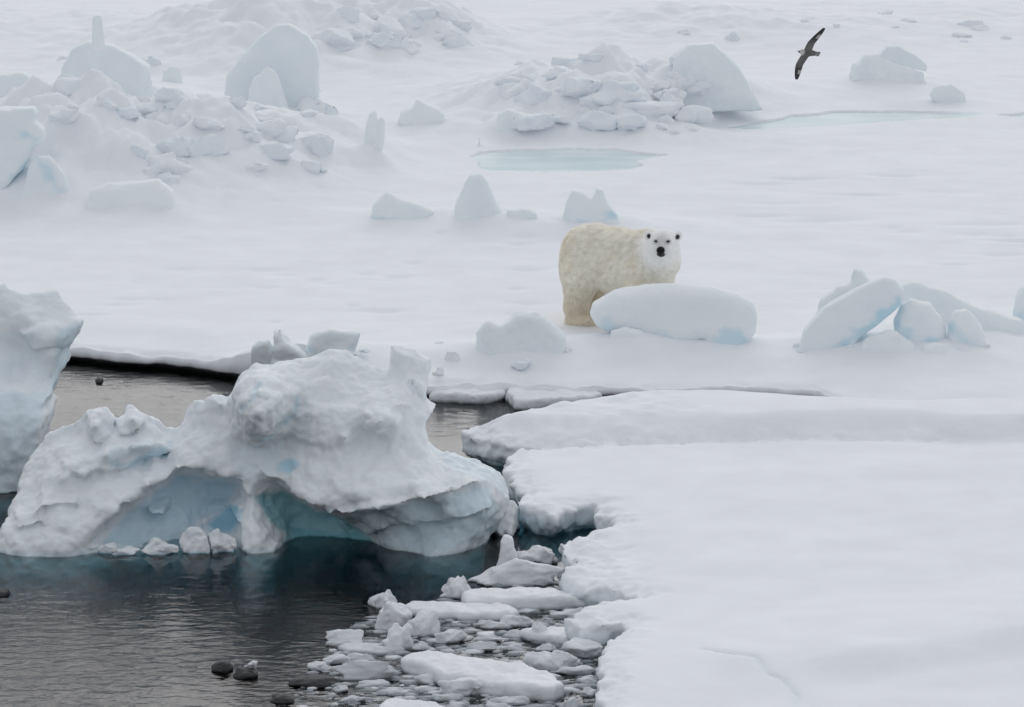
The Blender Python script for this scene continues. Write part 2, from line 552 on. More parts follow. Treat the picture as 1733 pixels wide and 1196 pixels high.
def build_field():
    ang = np.concatenate([-np.geomspace(75, 8.9, 40), np.linspace(-8.8, 8.8, 800), np.geomspace(8.9, 75, 40)])
    tan = np.tan(np.radians(ang))
    # edge distance for each direction: solve x = tan * edgeY(x)
    ey = np.full(len(tan), 53.0)
    for _ in range(30):
        ey = 0.5 * ey + 0.5 * np.interp(tan * ey, _E[:, 0], _E[:, 1])
    ex = tan * ey
    Pn = np.stack([ex, ey, np.zeros_like(ex)], 1)
    fine = np.abs(ang) < 8.85
    ey = ey + fine * (0.10 * fbm(Pn, 1.1, 4, 81))
    s = np.concatenate([np.linspace(0.0, 0.35, 12), np.linspace(0.4, 44, 560), np.geomspace(44.6, 1800, 70)])
    Y = ey[None, :] + s[:, None]
    X = tan[None, :] * Y
    Z, ice = field_height(X, Y)
    lip = sstep(0.30, 0.0, s)[:, None]
    lipn = 0.04 * fbm(np.stack([X[:12].ravel(), Y[:12].ravel(), 0 * X[:12].ravel()], 1), 3.0, 3, 85).reshape(12, -1)
    Z[:12] += lipn * lip[:12] - 0.04 * lip[:12] ** 2
    Z -= 0.09 * sstep(1.6, 0.0, s)[:, None] * (np.abs(ang) < 30)[None, :]
    prof = [(0.55, -0.5), (0.42, -0.12), (0.36, 0.0), (0.27, 0.035), (0.10, 0.05), (0.01, 0.07), (-0.02, 0.10)]
    rows_y, rows_z = [], []
    for dy, z in prof:
        n = 0.03 * fbm(Pn + np.array([0, 0, z * 3]), 3.5, 3, 91)
        rows_y.append(ey + dy + n); rows_z.append(np.full_like(ey, z) + 0.3 * n * (z > 0.05))
    Ya = np.concatenate([np.array(rows_y), Y]); Za = np.concatenate([np.array(rows_z), Z])
    Xa = tan[None, :] * Ya
    ia = np.concatenate([np.zeros((len(prof), len(tan))), ice * 0.42])
    R, C = Xa.shape
    V = np.stack([Xa, Ya, Za], -1).reshape(-1, 3)
    i = np.arange(R * C).reshape(R, C)
    Fq = np.stack([i[:-1, :-1], i[:-1, 1:], i[1:, 1:], i[1:, :-1]], -1).reshape(-1, 4)
    o = mesh_obj("ice_field", V, Fq, M_SNOW, attrs={"ice": ia.ravel(), "deep": np.zeros(len(V))})
    tag(o, kind="structure")

def build_ponds():
    for pl in _PONDS:
        a = np.asarray(pl)
        c = a.mean(0)
        n = len(a)
        b = c + (a - c) * 1.0
        d = b - c
        b = c + d * (1 + 0.45 / np.linalg.norm(d, axis=1))[:, None]
        z = FIELD_Z - 0.015
        V = np.concatenate([np.c_[b, np.full(n, z)], [[c[0], c[1], z]]])
        T = np.array([[k, (k + 1) % n, n] for k in range(n)])
        T = T[:, ::-1] if np.cross(np.r_[b[1] - b[0], 0], np.r_[c - b[0], 0])[2] < 0 else T
        o = mesh_obj("pond_water", V, T, M_POND, smooth=False)
        tag(o, kind="structure")
build_ponds()

# ------------------------------------------------------------------ the sea
def build_sea():
    s, b = 2500.0, -30.0
    V = [(-s, 8, 0), (s, 8, 0), (s, s, 0), (-s, s, 0), (-s, 8, b), (s, 8, b), (s, s, b), (-s, s, b)]
    Fq = [(0, 1, 2, 3), (7, 6, 5, 4), (0, 4, 5, 1), (1, 5, 6, 2), (2, 6, 7, 3), (3, 7, 4, 0)]
    tag(mesh_obj("sea_water", V, Fq, M_SEA, smooth=False), kind="structure")
    V = [(-s, 8.1, -25), (s, 8.1, -25), (s, s - 1, -25), (-s, s - 1, -25)]
    m = plain("sea_bed_mud", (0.03, 0.04, 0.04), 0.9)
    tag(mesh_obj("sea_ground", V, [(0, 1, 2, 3)], m, smooth=False), kind="structure")
build_sea()

# ------------------------------------------------------------------ the near floe and its raised tongue
NEAR = [(872, 756), (850, 786), (864, 800), (888, 824), (872, 846), (905, 852), (938, 860), (962, 850), (1000, 846), (1036, 874), (1012, 879), (985, 886),
        (957, 903), (966, 930), (948, 955), (975, 975), (1040, 985), (1078, 1000), (1010, 1008), (962, 1035), (985, 1046), (1022, 1048), (1042, 1040), (1060, 1050), (1030, 1075),
        (1018, 1110), (1014, 1150), (1020, 1196), (1040, 1290), (960, 1500), (900, 1900), (7000, 1900), (7000, 742), (1733, 738), (1300, 738), (1140, 742), (905, 752)]
TONG_B = [(768, 716), (790, 702), (860, 688), (950, 672), (1050, 662), (1100, 652), (1200, 658), (1400, 668), (1733, 672), (7000, 690)]
TONG_F = [(7000, 775), (1733, 752), (1300, 748), (1140, 748), (940, 752), (870, 750), (820, 740), (785, 728)]
_NEAR = [P2(a, b, 0.36) for a, b in NEAR]
_TONG = [P2(a, b, 0.50) for a, b in TONG_B] + [P2(a, b, 0.34) for a, b in TONG_F]
CRACK = [P2(a, b, 0.36) for a, b in [(1190, 1108), (1240, 1118), (1280, 1128), (1298, 1150), (1325, 1158), (1350, 1178), (1345, 1200)]]

def near_height(X, Y, dT):
    dT = dT + 0.22 * fbm(np.stack([X.ravel() * .7, Y.ravel() * .5, 0 * X.ravel()], 1), 0.8, 3, 99).reshape(X.shape) * sstep(0.2, -0.4, dT)
    P = np.stack([X.ravel() * 0.6, Y.ravel(), 0 * X.ravel()], 1)
    h = 0.36 + 0.02 * fbm(P, 0.5, 3, 101).reshape(X.shape)
    drift = perlin(np.stack([X.ravel() * 0.3 + 0.1 * Y.ravel(), Y.ravel() * 0.7, 0 * X.ravel()], 1), 104).reshape(X.shape)
    h = h + 0.05 * np.maximum(drift, 0)
    # wind drift across the floe, lower right
    a = np.array(P2(1250, 1150, .36)); b = np.array(P2(1900, 1060, .36))
    e = (b - a) / np.linalg.norm(b - a)
    dd = (X - a[0]) * -e[1] + (Y - a[1]) * e[0]
    tt = (X - a[0]) * e[0] + (Y - a[1]) * e[1]
    h = h + 0.17 * sstep(-0.7, 0.0, dd) * sstep(-0.3, 1.5, tt) * sstep(2.6, 0.2, dd)
    dc = line_d(X, Y, CRACK)
    h = h - 0.03 * sstep(0.05, 0.0, dc + 0.03 * fbm(P, 3.0, 3, 107).reshape(X.shape)) + 0.015 * sstep(0.5, 0.1, dc)
    # the tongue: a raised slab with a sloping front
    h = h + 0.25 * sstep(0.0, 0.62, -dT)
    lump = billow(np.stack([X.ravel(), Y.ravel(), 0 * X.ravel()], 1), 1.1, 3, 111).reshape(X.shape)
    h = h + 0.06 * lump * sstep(0.0, 0.35, -dT) * sstep(3.2, 1.2, X)
    return h, dc

def build_near():
    xs = np.concatenate([np.arange(-1.5, 3.2, 0.032), np.arange(3.2, 6.9, 0.06), 6.9 + np.geomspace(0.06, 45, 40)])
    ys = np.concatenate([36.8 - np.geomspace(0.08, 22, 30)[::-1], np.arange(36.85, 52.7, 0.042)])
    zs = np.concatenate([np.arange(-0.45, 0.86, 0.03)])
    X2, Y2 = np.meshgrid(xs, ys, indexing='ij')
    dN = poly_sd(X2, Y2, _NEAR); dT = poly_sd(X2, Y2, _TONG)
    Pn = np.stack([X2.ravel(), Y2.ravel() * .8, 0 * X2.ravel()], 1)
    h, dc = near_height(X2, Y2, dT)
    d2 = np.minimum(dN, dT)
    # slumped snow apron beside the brash
    ax, ay = P2(1010, 945, .3)
    ap = np.exp(-(((X2 - ax) / 0.55) ** 2 + ((Y2 - ay) / 1.1) ** 2))
    bl = billow(Pn, 2.2, 3, 121).reshape(X2.shape)
    h = h - 0.10 * ap + 0.07 * ap * bl
    edge_zone = sstep(0.55, 0.05, np.abs(d2))
    h = h - 0.05 * sstep(0.35, 0.0, -d2) ** 2 + 0.035 * bl * edge_zone
    F = np.empty((len(xs), len(ys), len(zs)), np.float32)
    m = (d2 < 0.5) & (d2 > -0.8)
    I, J = np.nonzero(m)
    for k, z in enumerate(zs):
        und = 0.10 * sstep(0.14, -0.02, z) - 0.12 * sstep(-0.05, -0.3, z)
        dd = d2 + und
        q = np.stack([xs[I], ys[J], np.full(len(I), z)], 1)
        n = 0.10 * fbm(q, 1.7, 3, 131) * (1 - 0.6 * sstep(48.8, 49.6, ys[J])) + 0.06 * billow(q * np.array([1, 1, .6]), 3.6, 3, 141)
        dd[I, J] += n
        dd = dd + 0.5 * sstep(-0.60, -0.68, X2)
        F[:, :, k] = smax(dd, (z - h), 0.03)
    F[:, :, 0] = 1.0
    V, Fq = surface_nets(F, xs, ys, zs)
    Nn = vnormals(V, Fq)
    dv2 = np.minimum(poly_sd(V[:, 0], V[:, 1], _NEAR), poly_sd(V[:, 0], V[:, 1], _TONG))
    V = V + Nn * ((0.03 * fbm(V, 7.0, 3, 151) + 0.02 * billow(V, 5.0, 2, 161)) * sstep(-0.5, -0.05, dv2))[:, None]
    dcv = line_d(V[:, 0], V[:, 1], CRACK)
    side = sstep(0.75, 0.2, Nn[:, 2]) * sstep(0.30, 0.12, V[:, 2])
    nx, ny = P2(905, 860, .2)
    notch = np.exp(-(((V[:, 0] - nx) / 0.6) ** 2 + ((V[:, 1] - ny) / .7) ** 2))
    ice = np.clip(0.15 * sstep(0.05, 0.0, dcv) + side * (0.15 + 0.55 * notch), 0, 1)
    ice = ice + 0.6 * sstep(0.08, -0.02, V[:, 2]) * (1 - ice)
    tag(mesh_obj("snow_field", V, Fq, M_SNOW, attrs={"ice": ice, "deep": np.zeros(len(V))}), kind="structure")
build_near()

# ------------------------------------------------------------------ sculpted ice
def paint(V, spots, feather=6.0, Yr=None):
    """bare-ice patches: each spot is (polygon or (px,py,r), amount); bound to the places the traced pixels fall on"""
    out = np.zeros(len(V))
    if not spots:
        return out
    px, py = project(V)
    wob = feather * 1.4 * fbm(V, 5.0, 3, 301)
    for sp, amt in spots:
        if isinstance(sp[0], (int, float)):
            d = np.hypot(px - sp[0], (py - sp[1]) * 1.3) - sp[2]
        else:
            d = poly_sd(px, py, sp)
        out = np.maximum(out, amt * sstep(feather, -feather, d + wob))
    return out

class Tri:
    """linear RBF through control points"""
    def __init__(self, P, v, smooth=0.0):
        self.P = np.asarray(P, float); v = np.asarray(v, float)
        n = len(P)
        A = np.linalg.norm(self.P[:, None] - self.P[None], axis=2) + np.eye(n) * -smooth
        M = np.zeros((n + 1, n + 1)); M[:n, :n] = A; M[:n, n] = 1; M[n, :n] = 1
        self.w = np.linalg.solve(M, np.r_[v, 0])
    def __call__(self, X, Z):
        out = np.full(X.shape, self.w[-1])
        for (a, b), w in zip(self.P, self.w[:-1]):
            out = out + w * np.hypot(X - a, Z - b)
        return out

def sculpt(name, sil, ctrl, Yf, Ym, Yb, mat, vox=0.026, zbot=-0.5, rnd=0.35, k=0.06, noise=(), ice=(), deep=(), base_ice=0.05, seed=1, below=0.0, underwater=True, foot=0.55, stamps=()):
    """a solid whose front follows traced control points (px, py, distance behind Yf) and whose outline at depth Ym follows sil"""
    S = np.array([at_Y(a, b, Ym) for a, b in sil])[:, [0, 2]]
    C = np.array([at_Y(a, b, Yf + d) for a, b, d in ctrl])
    f = Tri(C[:, [0, 2]], C[:, 1])
    xs = np.arange(S[:, 0].min() - 0.12, S[:, 0].max() + 0.12, vox)
    zs = np.arange(zbot - 2 * vox, S[:, 1].max() + 0.14, vox)
    ys = np.arange(min(C[:, 1].min(), Yf) - 0.3 - foot * 0.75, Yb + 0.2, vox * 1.15)
    X, Z = np.meshgrid(xs, zs, indexing='ij')
    d2 = poly_sd(X, Z, S)
    yf = f(X, np.maximum(Z, below))
    if stamps:                                           # ledges, knobs and hollows with crisp rims
        G = np.stack([X.ravel(), yf.ravel(), Z.ravel()], 1)
        gx, gy = project(G)
        wob = 7.0 * fbm(G * np.array([1, 0, 1]), 3.5, 3, seed + 40)
        add = np.zeros(len(G))
        for poly, amt, w, fade in stamps:
            a = amt * sstep(w, -w, poly_sd(gx, gy, poly) + wob)
            if fade:
                a = a * sstep(fade[0], fade[1], gy)
            add += a
        yf = yf + np.where(Z.ravel() > -0.02, add, add * 0.3).reshape(X.shape)
    yf = yf - foot * np.clip(-Z - 0.03, 0, 2) ** 0.8
    r = rnd
    t = np.clip(1 + d2 / r, 0, 1)
    yf = yf + 0.55 * r * (1 - np.sqrt(np.clip(1 - t * t, 0, 1)))
    yb = Yb - 0.8 * r * (1 - np.sqrt(np.clip(1 - t * t, 0, 1))) + 0.15 * np.sin(X * 2.3 + seed) * np.cos(Z * 3)
    yb = np.maximum(yb, yf + 0.25)
    F = np.empty((len(xs), len(ys), len(zs)), np.float32)
    base = np.maximum(d2, zbot - Z)
    for j, y in enumerate(ys):
        F[:, j, :] = smax(base + 0.5 * max(y - Ym, 0), smax((yf - y) * 0.7, (y - yb) * 0.7, k), k)
    V, Fq = surface_nets(F, xs, ys, zs)
    V = relax(V, Fq, 1, 0.5)
    N = vnormals(V, Fq)
    disp = np.zeros(len(V))
    for kind, amp, fr in noise:
        disp += amp * (billow(V, fr, 3, seed + 5) if kind == 'b' else fbm(V, fr, 4, seed + 9))
    V = V + N * disp[:, None]
    N = vnormals(V, Fq)
    iv = base_ice + paint(V, ice)
    dv = paint(V, deep)
    if underwater:
        dv = np.maximum(dv, 0.45 * sstep(0.02, -0.06, V[:, 2]))
        iv = np.maximum(iv, 0.35 * sstep(0.10, 0.0, V[:, 2]))
    return mesh_obj(name, V, Fq, mat, attrs={"ice": np.clip(iv, 0, 1), "deep": np.clip(dv, 0, 1)},
                    origin=(float(S[:, 0].mean()), (Yf + Yb) / 2, 0.0))

BERG_SIL = [(0, 990), (4, 895), (18, 862), (38, 802), (58, 748), (98, 714), (140, 702), (148, 690), (172, 688), (190, 700), (196, 676), (226, 671), (240, 692), (272, 706), (300, 716),
            (308, 692), (322, 669), (342, 673), (362, 668), (386, 672), (394, 655), (410, 630), (432, 616), (470, 610), (520, 601), (556, 590), (580, 586), (602, 600),
            (628, 612), (654, 622), (660, 580), (690, 583), (734, 603), (726, 635), (722, 668), (740, 684), (722, 700), (722, 738), (742, 762), (790, 768), (835, 790), (862, 826), (860, 850), (842, 872), (824, 905), (812, 990)]
BERG_CTRL = [
    (430, 618, .9), (480, 609, 1.0), (580, 590, 1.1), (650, 626, 1.2), (690, 590, 1.05), (730, 606, 1.15), (665, 600, 1.05), (700, 640, .95),
    (410, 650, .5), (435, 645, .35), (468, 648, .45), (500, 640, .75), (560, 632, .8), (620, 640, .9), (430, 690, .0), (462, 690, .08), (440, 735, .12), (405, 690, .3), (480, 665, .4), (500, 680, .65),
    (440, 752, .85), (410, 756, .85), (480, 745, .72), (497, 705, .62), (520, 690, .5), (560, 700, .45), (600, 690, .42), (640, 708, .08), (660, 700, .18), (620, 705, .25), (640, 740, .42), (585, 735, .28), (600, 745, .42),
    (550, 765, .3), (600, 790, .12), (500, 800, .38), (450, 800, .55), (680, 780, .12), (700, 740, .4), (718, 700, .65), (690, 680, .6), (540, 820, .25),
    (490, 821, .5), (510, 838, .3), (530, 850, .15), (570, 857, .05), (640, 852, -.2), (720, 832, -.25), (800, 810, -.05), (835, 800, .25),
    (760, 775, .6), (800, 783, .7), (840, 798, .85), (740, 800, .1), (785, 797, .15), (858, 840, .7),
    (580, 872, .5), (640, 866, .42), (720, 844, .36), (800, 822, .45), (650, 893, .30), (700, 880, .2), (760, 868, .16), (820, 868, .3), (850, 870, .7),
    (615, 905, .8), (660, 926, .35), (720, 948, -.02), (765, 935, .1), (800, 905, .3), (832, 890, .55), (700, 908, .38), (760, 895, .3), (845, 900, .8),
    (448, 840, .85), (470, 845, 1.0), (500, 856, 1.05), (560, 876, 1.0), (490, 890, 1.05), (540, 900, 1.0), (590, 915, .85), (540, 864, .95), (505, 844, .95), (630, 930, .65), (490, 905, .85),
    (420, 835, .6), (430, 870, .42), (425, 900, .22), (450, 905, .28), (470, 925, .3), (410, 930, .2), (440, 935, .15), (400, 880, .5),
    (410, 813, .62), (380, 812, .6), (340, 793, .6), (300, 798, .52), (250, 822, .38), (210, 848, .28), (196, 868, .2),
    (402, 832, 1.1), (365, 822, 1.15), (310, 822, 1.0), (262, 846, .8), (222, 876, .55), (180, 915, .3), (240, 905, .5), (300, 885, .75), (335, 860, 1.0), (320, 900, .7), (365, 875, 1.15), (395, 868, 1.2), (385, 888, 1.1), (350, 885, 1.05),
    (30, 918, .1), (80, 915, .05), (130, 920, .05), (60, 880, .35), (110, 880, .22), (150, 885, .2), (20, 880, .4), (50, 830, .75), (100, 830, .6), (150, 840, .42), (200, 825, .5), (75, 850, .4), (130, 858, .45),
    (60, 765, 1.15), (95, 750, 1.15), (120, 740, 1.3), (140, 800, .8), (200, 795, .85), (265, 788, .85), (180, 765, .72), (225, 752, .78), (255, 750, .85), (200, 783, .95), (245, 777, 1.05), (282, 766, 1.2), (130, 775, .75), (110, 790, .6),
    (165, 715, 1.0), (168, 738, 1.1), (190, 718, 1.3), (225, 706, 1.05), (225, 725, 1.2), (205, 690, 1.5),
    (330, 700, 1.1), (330, 755, .8), (380, 700, 1.0), (372, 755, .78), (280, 725, 1.35), (300, 770, .8), (345, 735, .95), (305, 705, 1.4)]
berg = sculpt("iceberg", BERG_SIL, BERG_CTRL, 45.12, 46.35, 47.9, M_BERG, vox=0.025, zbot=-0.7, rnd=0.28, k=0.035, seed=3,
              noise=(('b', .040, 1.9), ('b', .020, 4.2), ('f', .014, 11.0)),
              stamps=[([(396, 655), (410, 632), (440, 622), (470, 636), (500, 664), (507, 680), (482, 714), (448, 744), (430, 752), (410, 716), (398, 690)], -.09, 4, None),
                      ([(430, 636), (437, 634), (436, 668), (452, 676), (415, 694), (404, 692), (424, 676)], .07, 3, None),
                      ([(612, 705), (622, 692), (650, 688), (672, 696), (684, 712), (670, 724), (640, 728), (618, 722)], -.14, 4, None),
                      ([(576, 732), (590, 728), (594, 742), (582, 748)], -.10, 3, None),
                      ([(500, 700), (560, 680), (600, 684), (600, 740), (560, 760), (500, 740)], -.07, 6, None),
                      ([(400, 770), (488, 822), (505, 836), (530, 852), (548, 859), (580, 862), (620, 860), (660, 852), (705, 838), (755, 825), (800, 812), (834, 798), (840, 770), (600, 740)], -.20, 3, (770, 835)),
                      ([(556, 858), (578, 880), (600, 892), (630, 900), (652, 893), (664, 884), (690, 892), (716, 880), (745, 884), (770, 872), (800, 872), (834, 858), (840, 800), (600, 850)], -.14, 3, None),
                      ([(196, 872), (206, 852), (226, 858), (240, 842), (252, 824), (282, 812), (298, 797), (340, 795), (374, 810), (410, 817), (402, 838), (384, 852), (352, 862), (338, 884), (330, 920), (150, 925)], .22, 3, None),
                      ([(250, 862), (282, 850), (276, 868), (255, 872)], -.3, 3, None),
                      ([(112, 800), (130, 772), (180, 758), (240, 742), (282, 744), (288, 758), (260, 772), (205, 786), (150, 800)], -.14, 4, None),
                      ([(144, 700), (152, 688), (178, 690), (190, 706), (186, 732), (168, 746), (150, 735)], -.22, 4, None),
                      ([(198, 712), (215, 698), (245, 702), (252, 716), (230, 728), (205, 732)], -.20, 4, None),
                      ([(655, 640), (690, 640), (700, 690), (660, 690)], -.12, 5, None),
                      ([(655, 585), (735, 600), (722, 680), (700, 640), (662, 640)], -.10, 4, None),
                      ([(20, 860), (70, 850), (75, 880), (30, 895)], -.12, 4, None), ([(75, 800), (150, 790), (130, 850), (60, 860)], -.10, 5, None)],
              ice=[([(425, 670), (445, 640), (437, 668), (418, 690), (408, 692)], .5), ([(505, 672), (508, 690), (480, 720), (450, 748), (430, 760), (470, 725), (495, 695)], .6),
                   ((487, 786, 14), .7), ((475, 790, 9), .5), ([(190, 786), (240, 770), (290, 745), (288, 770), (255, 780), (205, 792)], .55), ([(150, 775), (240, 745), (280, 750), (200, 785)], .18),
                   ([(345, 890), (370, 872), (395, 848), (412, 862), (400, 890), (380, 900)], .9), ([(215, 870), (300, 805), (405, 820), (380, 860), (330, 880), (320, 925), (170, 925)], .45),
                   ([(560, 870), (700, 850), (830, 820), (845, 900), (720, 955), (640, 950)], .35), ([(390, 760), (480, 745), (480, 800), (400, 815)], .16), ([(740, 765), (850, 780), (865, 850), (830, 820), (760, 790)], .2)],
              deep=[([(436, 838), (480, 832), (530, 862), (575, 872), (620, 905), (660, 935), (640, 955), (488, 950), (476, 900), (445, 870)], .62),  # cave teal: glow of light through the ice is painted into the colour
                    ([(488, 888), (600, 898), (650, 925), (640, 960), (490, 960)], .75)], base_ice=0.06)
tag(berg, "big lumpy white iceberg with a turquoise cave and undercut arch at the waterline", "iceberg")

LB_SIL = [(-420, 960), (-420, 560), (-300, 520), (-150, 500), (-60, 478), (-20, 486), (4, 468), (16, 472), (18, 486), (60, 489), (104, 486), (112, 510), (126, 532), (143, 541), (139, 566), (122, 578),
          (119, 604), (104, 628), (90, 664), (98, 674), (84, 730), (56, 800), (40, 860), (36, 960)]
LB_CTRL = [(-400, 860, .4), (-300, 750, .5), (-200, 700, .4), (-100, 680, .3), (-100, 860, .1), (0, 866, 0), (30, 866, .1), (0, 700, .1), (40, 690, .12), (75, 690, .15), (40, 800, .1), (0, 780, .05), (85, 672, .25),
           (0, 655, .3), (50, 652, .35), (20, 630, .65), (60, 615, .6), (85, 600, .6), (0, 560, .75), (50, 540, .6), (90, 545, .65), (125, 545, .8), (135, 560, .9), (100, 500, .95), (50, 500, 1.0), (0, 490, 1.0), (20, 590, .75), (110, 590, .9), (85, 640, .7),
           (-100, 560, .8), (-200, 560, .9), (-300, 560, 1.0), (-100, 500, 1.1), (-380, 580, 1.1), (60, 570, .55), (95, 570, .62)]
LB_ST = [([(-420, 652), (0, 655), (60, 656), (92, 668), (70, 740), (40, 870), (-420, 870)], -.18, 3, None), ([(30, 560), (90, 540), (143, 541), (120, 580), (60, 590)], -.12, 4, None)]
lb = sculpt("iceberg", LB_SIL, LB_CTRL, 48.3, 49.3, 50.8, M_BERG, vox=0.03, zbot=-0.6, rnd=0.3, seed=23, stamps=LB_ST,
            noise=(('b', .035, 1.6), ('f', .026, 3.6), ('f', .015, 10.0)),
            ice=[([(-100, 660), (85, 664), (60, 760), (35, 860), (-100, 860)], .24), ([(-100, 560), (60, 560), (90, 650), (-100, 650)], .10), ([(95, 560), (140, 545), (140, 570), (118, 610), (95, 650), (84, 660)], .3)],
            deep=[([(-100, 838), (34, 838), (34, 900), (-100, 900)], .5)], base_ice=0.08)
tag(lb, "pale blue iceberg with a sheer smooth side and ragged snowy top", "iceberg")

# ------------------------------------------------------------------ ice blocks standing on the field
def block(name, poly, base, depth=0.6, r=0.10, seed=0, ice=0.25, blue=(), noise=(0.02, 0.012), vox=0.024, cuts=(), mat=None, lean=0.0, ground=None, sink=0.3, dyf=0.35, drift=0.13, snap=None, crest=False):
    """block with outline poly (pixels), standing where pixel base touches the ground"""
    g = on_field(*base, last=not crest) if ground is None else at_z(base[0], base[1], ground)
    gz = g[2]
    Yc = g[1] + depth * dyf
    S = np.array([at_Y(a, b, Yc) for a, b in poly])[:, [0, 2]]
    zb = gz - sink
    lim = at_Y(base[0], (base[1] - 10) if snap is None else snap, Yc)[2]
    S[S[:, 1] < lim, 1] = zb
    rg = np.random.RandomState(seed)
    hd = depth / 2
    if ground is None:                                   # snow blown up against the foot
        _MO.append(((S[:, 0].mean(), Yc - 0.1), (S[:, 0].max() - S[:, 0].min()) * 0.52 + 0.15, hd + 0.35, drift, 0.3))
    xs = np.arange(S[:, 0].min() - 0.1, S[:, 0].max() + 0.1, vox)
    zs = np.arange(zb - 2 * vox, S[:, 1].max() + 0.1, vox)
    ys = np.arange(Yc - hd - 0.35, Yc + hd + 0.35, vox * 1.2)
    X, Z = np.meshgrid(xs, zs, indexing='ij')
    d2f = poly_sd(X, Z, S)
    top = S[:, 1].max()
    cx = S[:, 0].mean()
    F = np.empty((len(xs), len(ys), len(zs)), np.float32)
    rnd_cuts = []
    for _ in range(3):
        a = rg.uniform(-1.0, 1.0); e = rg.uniform(-0.1, 0.6)
        rnd_cuts.append((math.sin(a) * math.cos(e), -math.cos(a) * math.cos(e), math.sin(e), rg.uniform(0.72, 1.0)))
    for j, y in enumerate(ys):
        yy = y - Yc - lean * (Z - zb)
        w = hd * (1 - 0.35 * np.clip((Z - zb) / max(top - zb, .1), 0, 1) ** 2)
        dy = np.abs(yy) - w
        d2 = d2f + 0.35 * np.maximum(yy, 0)
        q = np.maximum(d2 + r, 0) ** 2 + np.maximum(dy + r, 0) ** 2
        f = np.sqrt(q) - r + np.minimum(np.maximum(d2, dy) + r, 0)
        for nx, ny, nz, o in rnd_cuts:
            f = smax(f, nx * (X - cx) + ny * yy + nz * (Z - (zb + top) / 2) - o * (hd * abs(ny) + 0.42 * abs(nx) * (S[:, 0].max() - S[:, 0].min()) + 0.45 * abs(nz) * (top - zb)), 0.05)
        F[:, j, :] = f
    V, Fq = surface_nets(F, xs, ys, zs)
    V = relax(V, Fq, 2)
    N = vnormals(V, Fq)
    V = V + N * (noise[0] * billow(V, 2.0, 2, seed) + noise[1] * fbm(V, 6, 3, seed + 3))[:, None]
    iv = 0.4 * ice + 0.07 * fbm(V, 2.5, 2, seed + 7) + paint(V, blue, 9) - 0.3 * ice * sstep(0.6, 0.95, vnormals(V, Fq)[:, 2])
    return mesh_obj(name, V, Fq, mat or M_ICE, attrs={"ice": np.clip(iv, 0, 1), "deep": np.zeros(len(V))}, origin=(cx, Yc, gz))

def B(name, label, poly, base, group=None, cat="ice block", **k):
    o = block(name, poly, base, **k)
    tag(o, label, cat, group)
    return o

# around the bear
B("ice_boulder", "smooth rounded pale blue ice boulder lying in front of the polar bear",
  [(997, 530), (1003, 512), (1040, 491), (1090, 483), (1140, 480), (1200, 485), (1250, 497), (1275, 510), (1282, 535), (1278, 560), (1262, 578), (1235, 587), (1210, 580), (1190, 570), (1150, 576), (1110, 573), (1080, 560), (1045, 559), (1025, 558), (1008, 548)],
  (1140, 588), depth=0.9, r=0.24, seed=44, ice=0.20, blue=[((1235, 576, 26), .45), ((1030, 552, 14), .35), ((1120, 572, 20), .2)], noise=(0.012, 0.004), lean=0.1)
B("ice_lump", "small round snow lump at the foot of the boulder before the bear", [(1030, 580), (1034, 560), (1060, 553), (1085, 556), (1094, 570), (1092, 586)], (1060, 586), depth=0.35, r=0.1, seed=5, ice=0.05, cat="ice lump")
B("ice_slab", "wide low snowy slab beside the bear's hind feet", [(798, 600), (806, 560), (826, 540), (850, 545), (875, 527), (905, 524), (935, 545), (958, 566), (960, 585), (930, 600)], (880, 602), depth=0.7, r=0.12, seed=6, ice=0.18)
# ridge right of the bear
R0 = "blocks of the tilted-slab pressure ridge"
B("ice_slab", "large tilted flat ice slab leaning over a blue crack in the ridge", [(1338, 585), (1360, 555), (1395, 515), (1440, 490), (1495, 466), (1515, 470), (1530, 490), (1524, 510), (1490, 540), (1450, 570), (1415, 596)], (1390, 594), R0, drift=0.03, depth=0.6, r=0.06, seed=7, ice=0.24, noise=(.01, .004), blue=[([(1522, 505), (1530, 520), (1415, 600), (1405, 594)], .6)])
B("ice_block", "rough pointed block perched behind the large tilted slab", [(1375, 560), (1390, 505), (1415, 482), (1440, 474), (1446, 453), (1458, 455), (1470, 475), (1480, 540)], (1430, 575), R0, drift=0.03, depth=0.5, r=0.05, seed=8, ice=0.22, noise=(.035, .02))
B("ice_boulder", "bigger rounded block under the tilted slab's raised end", [(1514, 580), (1512, 540), (1522, 515), (1540, 503), (1560, 508), (1574, 510), (1592, 535), (1600, 560), (1590, 582)], (1555, 584), R0, drift=0.03, depth=0.6, r=0.14, seed=9, ice=0.22, blue=[([(1515, 550), (1545, 580), (1600, 584), (1600, 574), (1550, 574), (1522, 545)], .5)])
B("ice_boulder", "smaller rounded block next to the bigger one in the ridge", [(1607, 580), (1604, 545), (1615, 523), (1635, 521), (1655, 540), (1668, 565), (1664, 584)], (1635, 585), R0, drift=0.03, depth=0.5, r=0.12, seed=10, ice=0.2, blue=[([(1606, 550), (1625, 582), (1655, 586), (1650, 574), (1630, 570)], .45)])
B("ice_slab", "long sloping snow slab behind the rounded ridge blocks", [(1520, 560), (1525, 480), (1545, 474), (1600, 492), (1660, 520), (1733, 540), (1733, 570)], (1600, 552), R0, drift=0.05, depth=0.5, r=0.08, seed=11, ice=0.2)
B("ice_block", "snowy block at the ridge's outer end with a blue base", [(1712, 540), (1716, 500), (1728, 482), (1780, 470), (1830, 500), (1850, 545)], (1775, 548), R0, drift=0.03, depth=0.7, r=0.1, seed=12, ice=0.28, blue=[((1722, 538, 14), .35)])
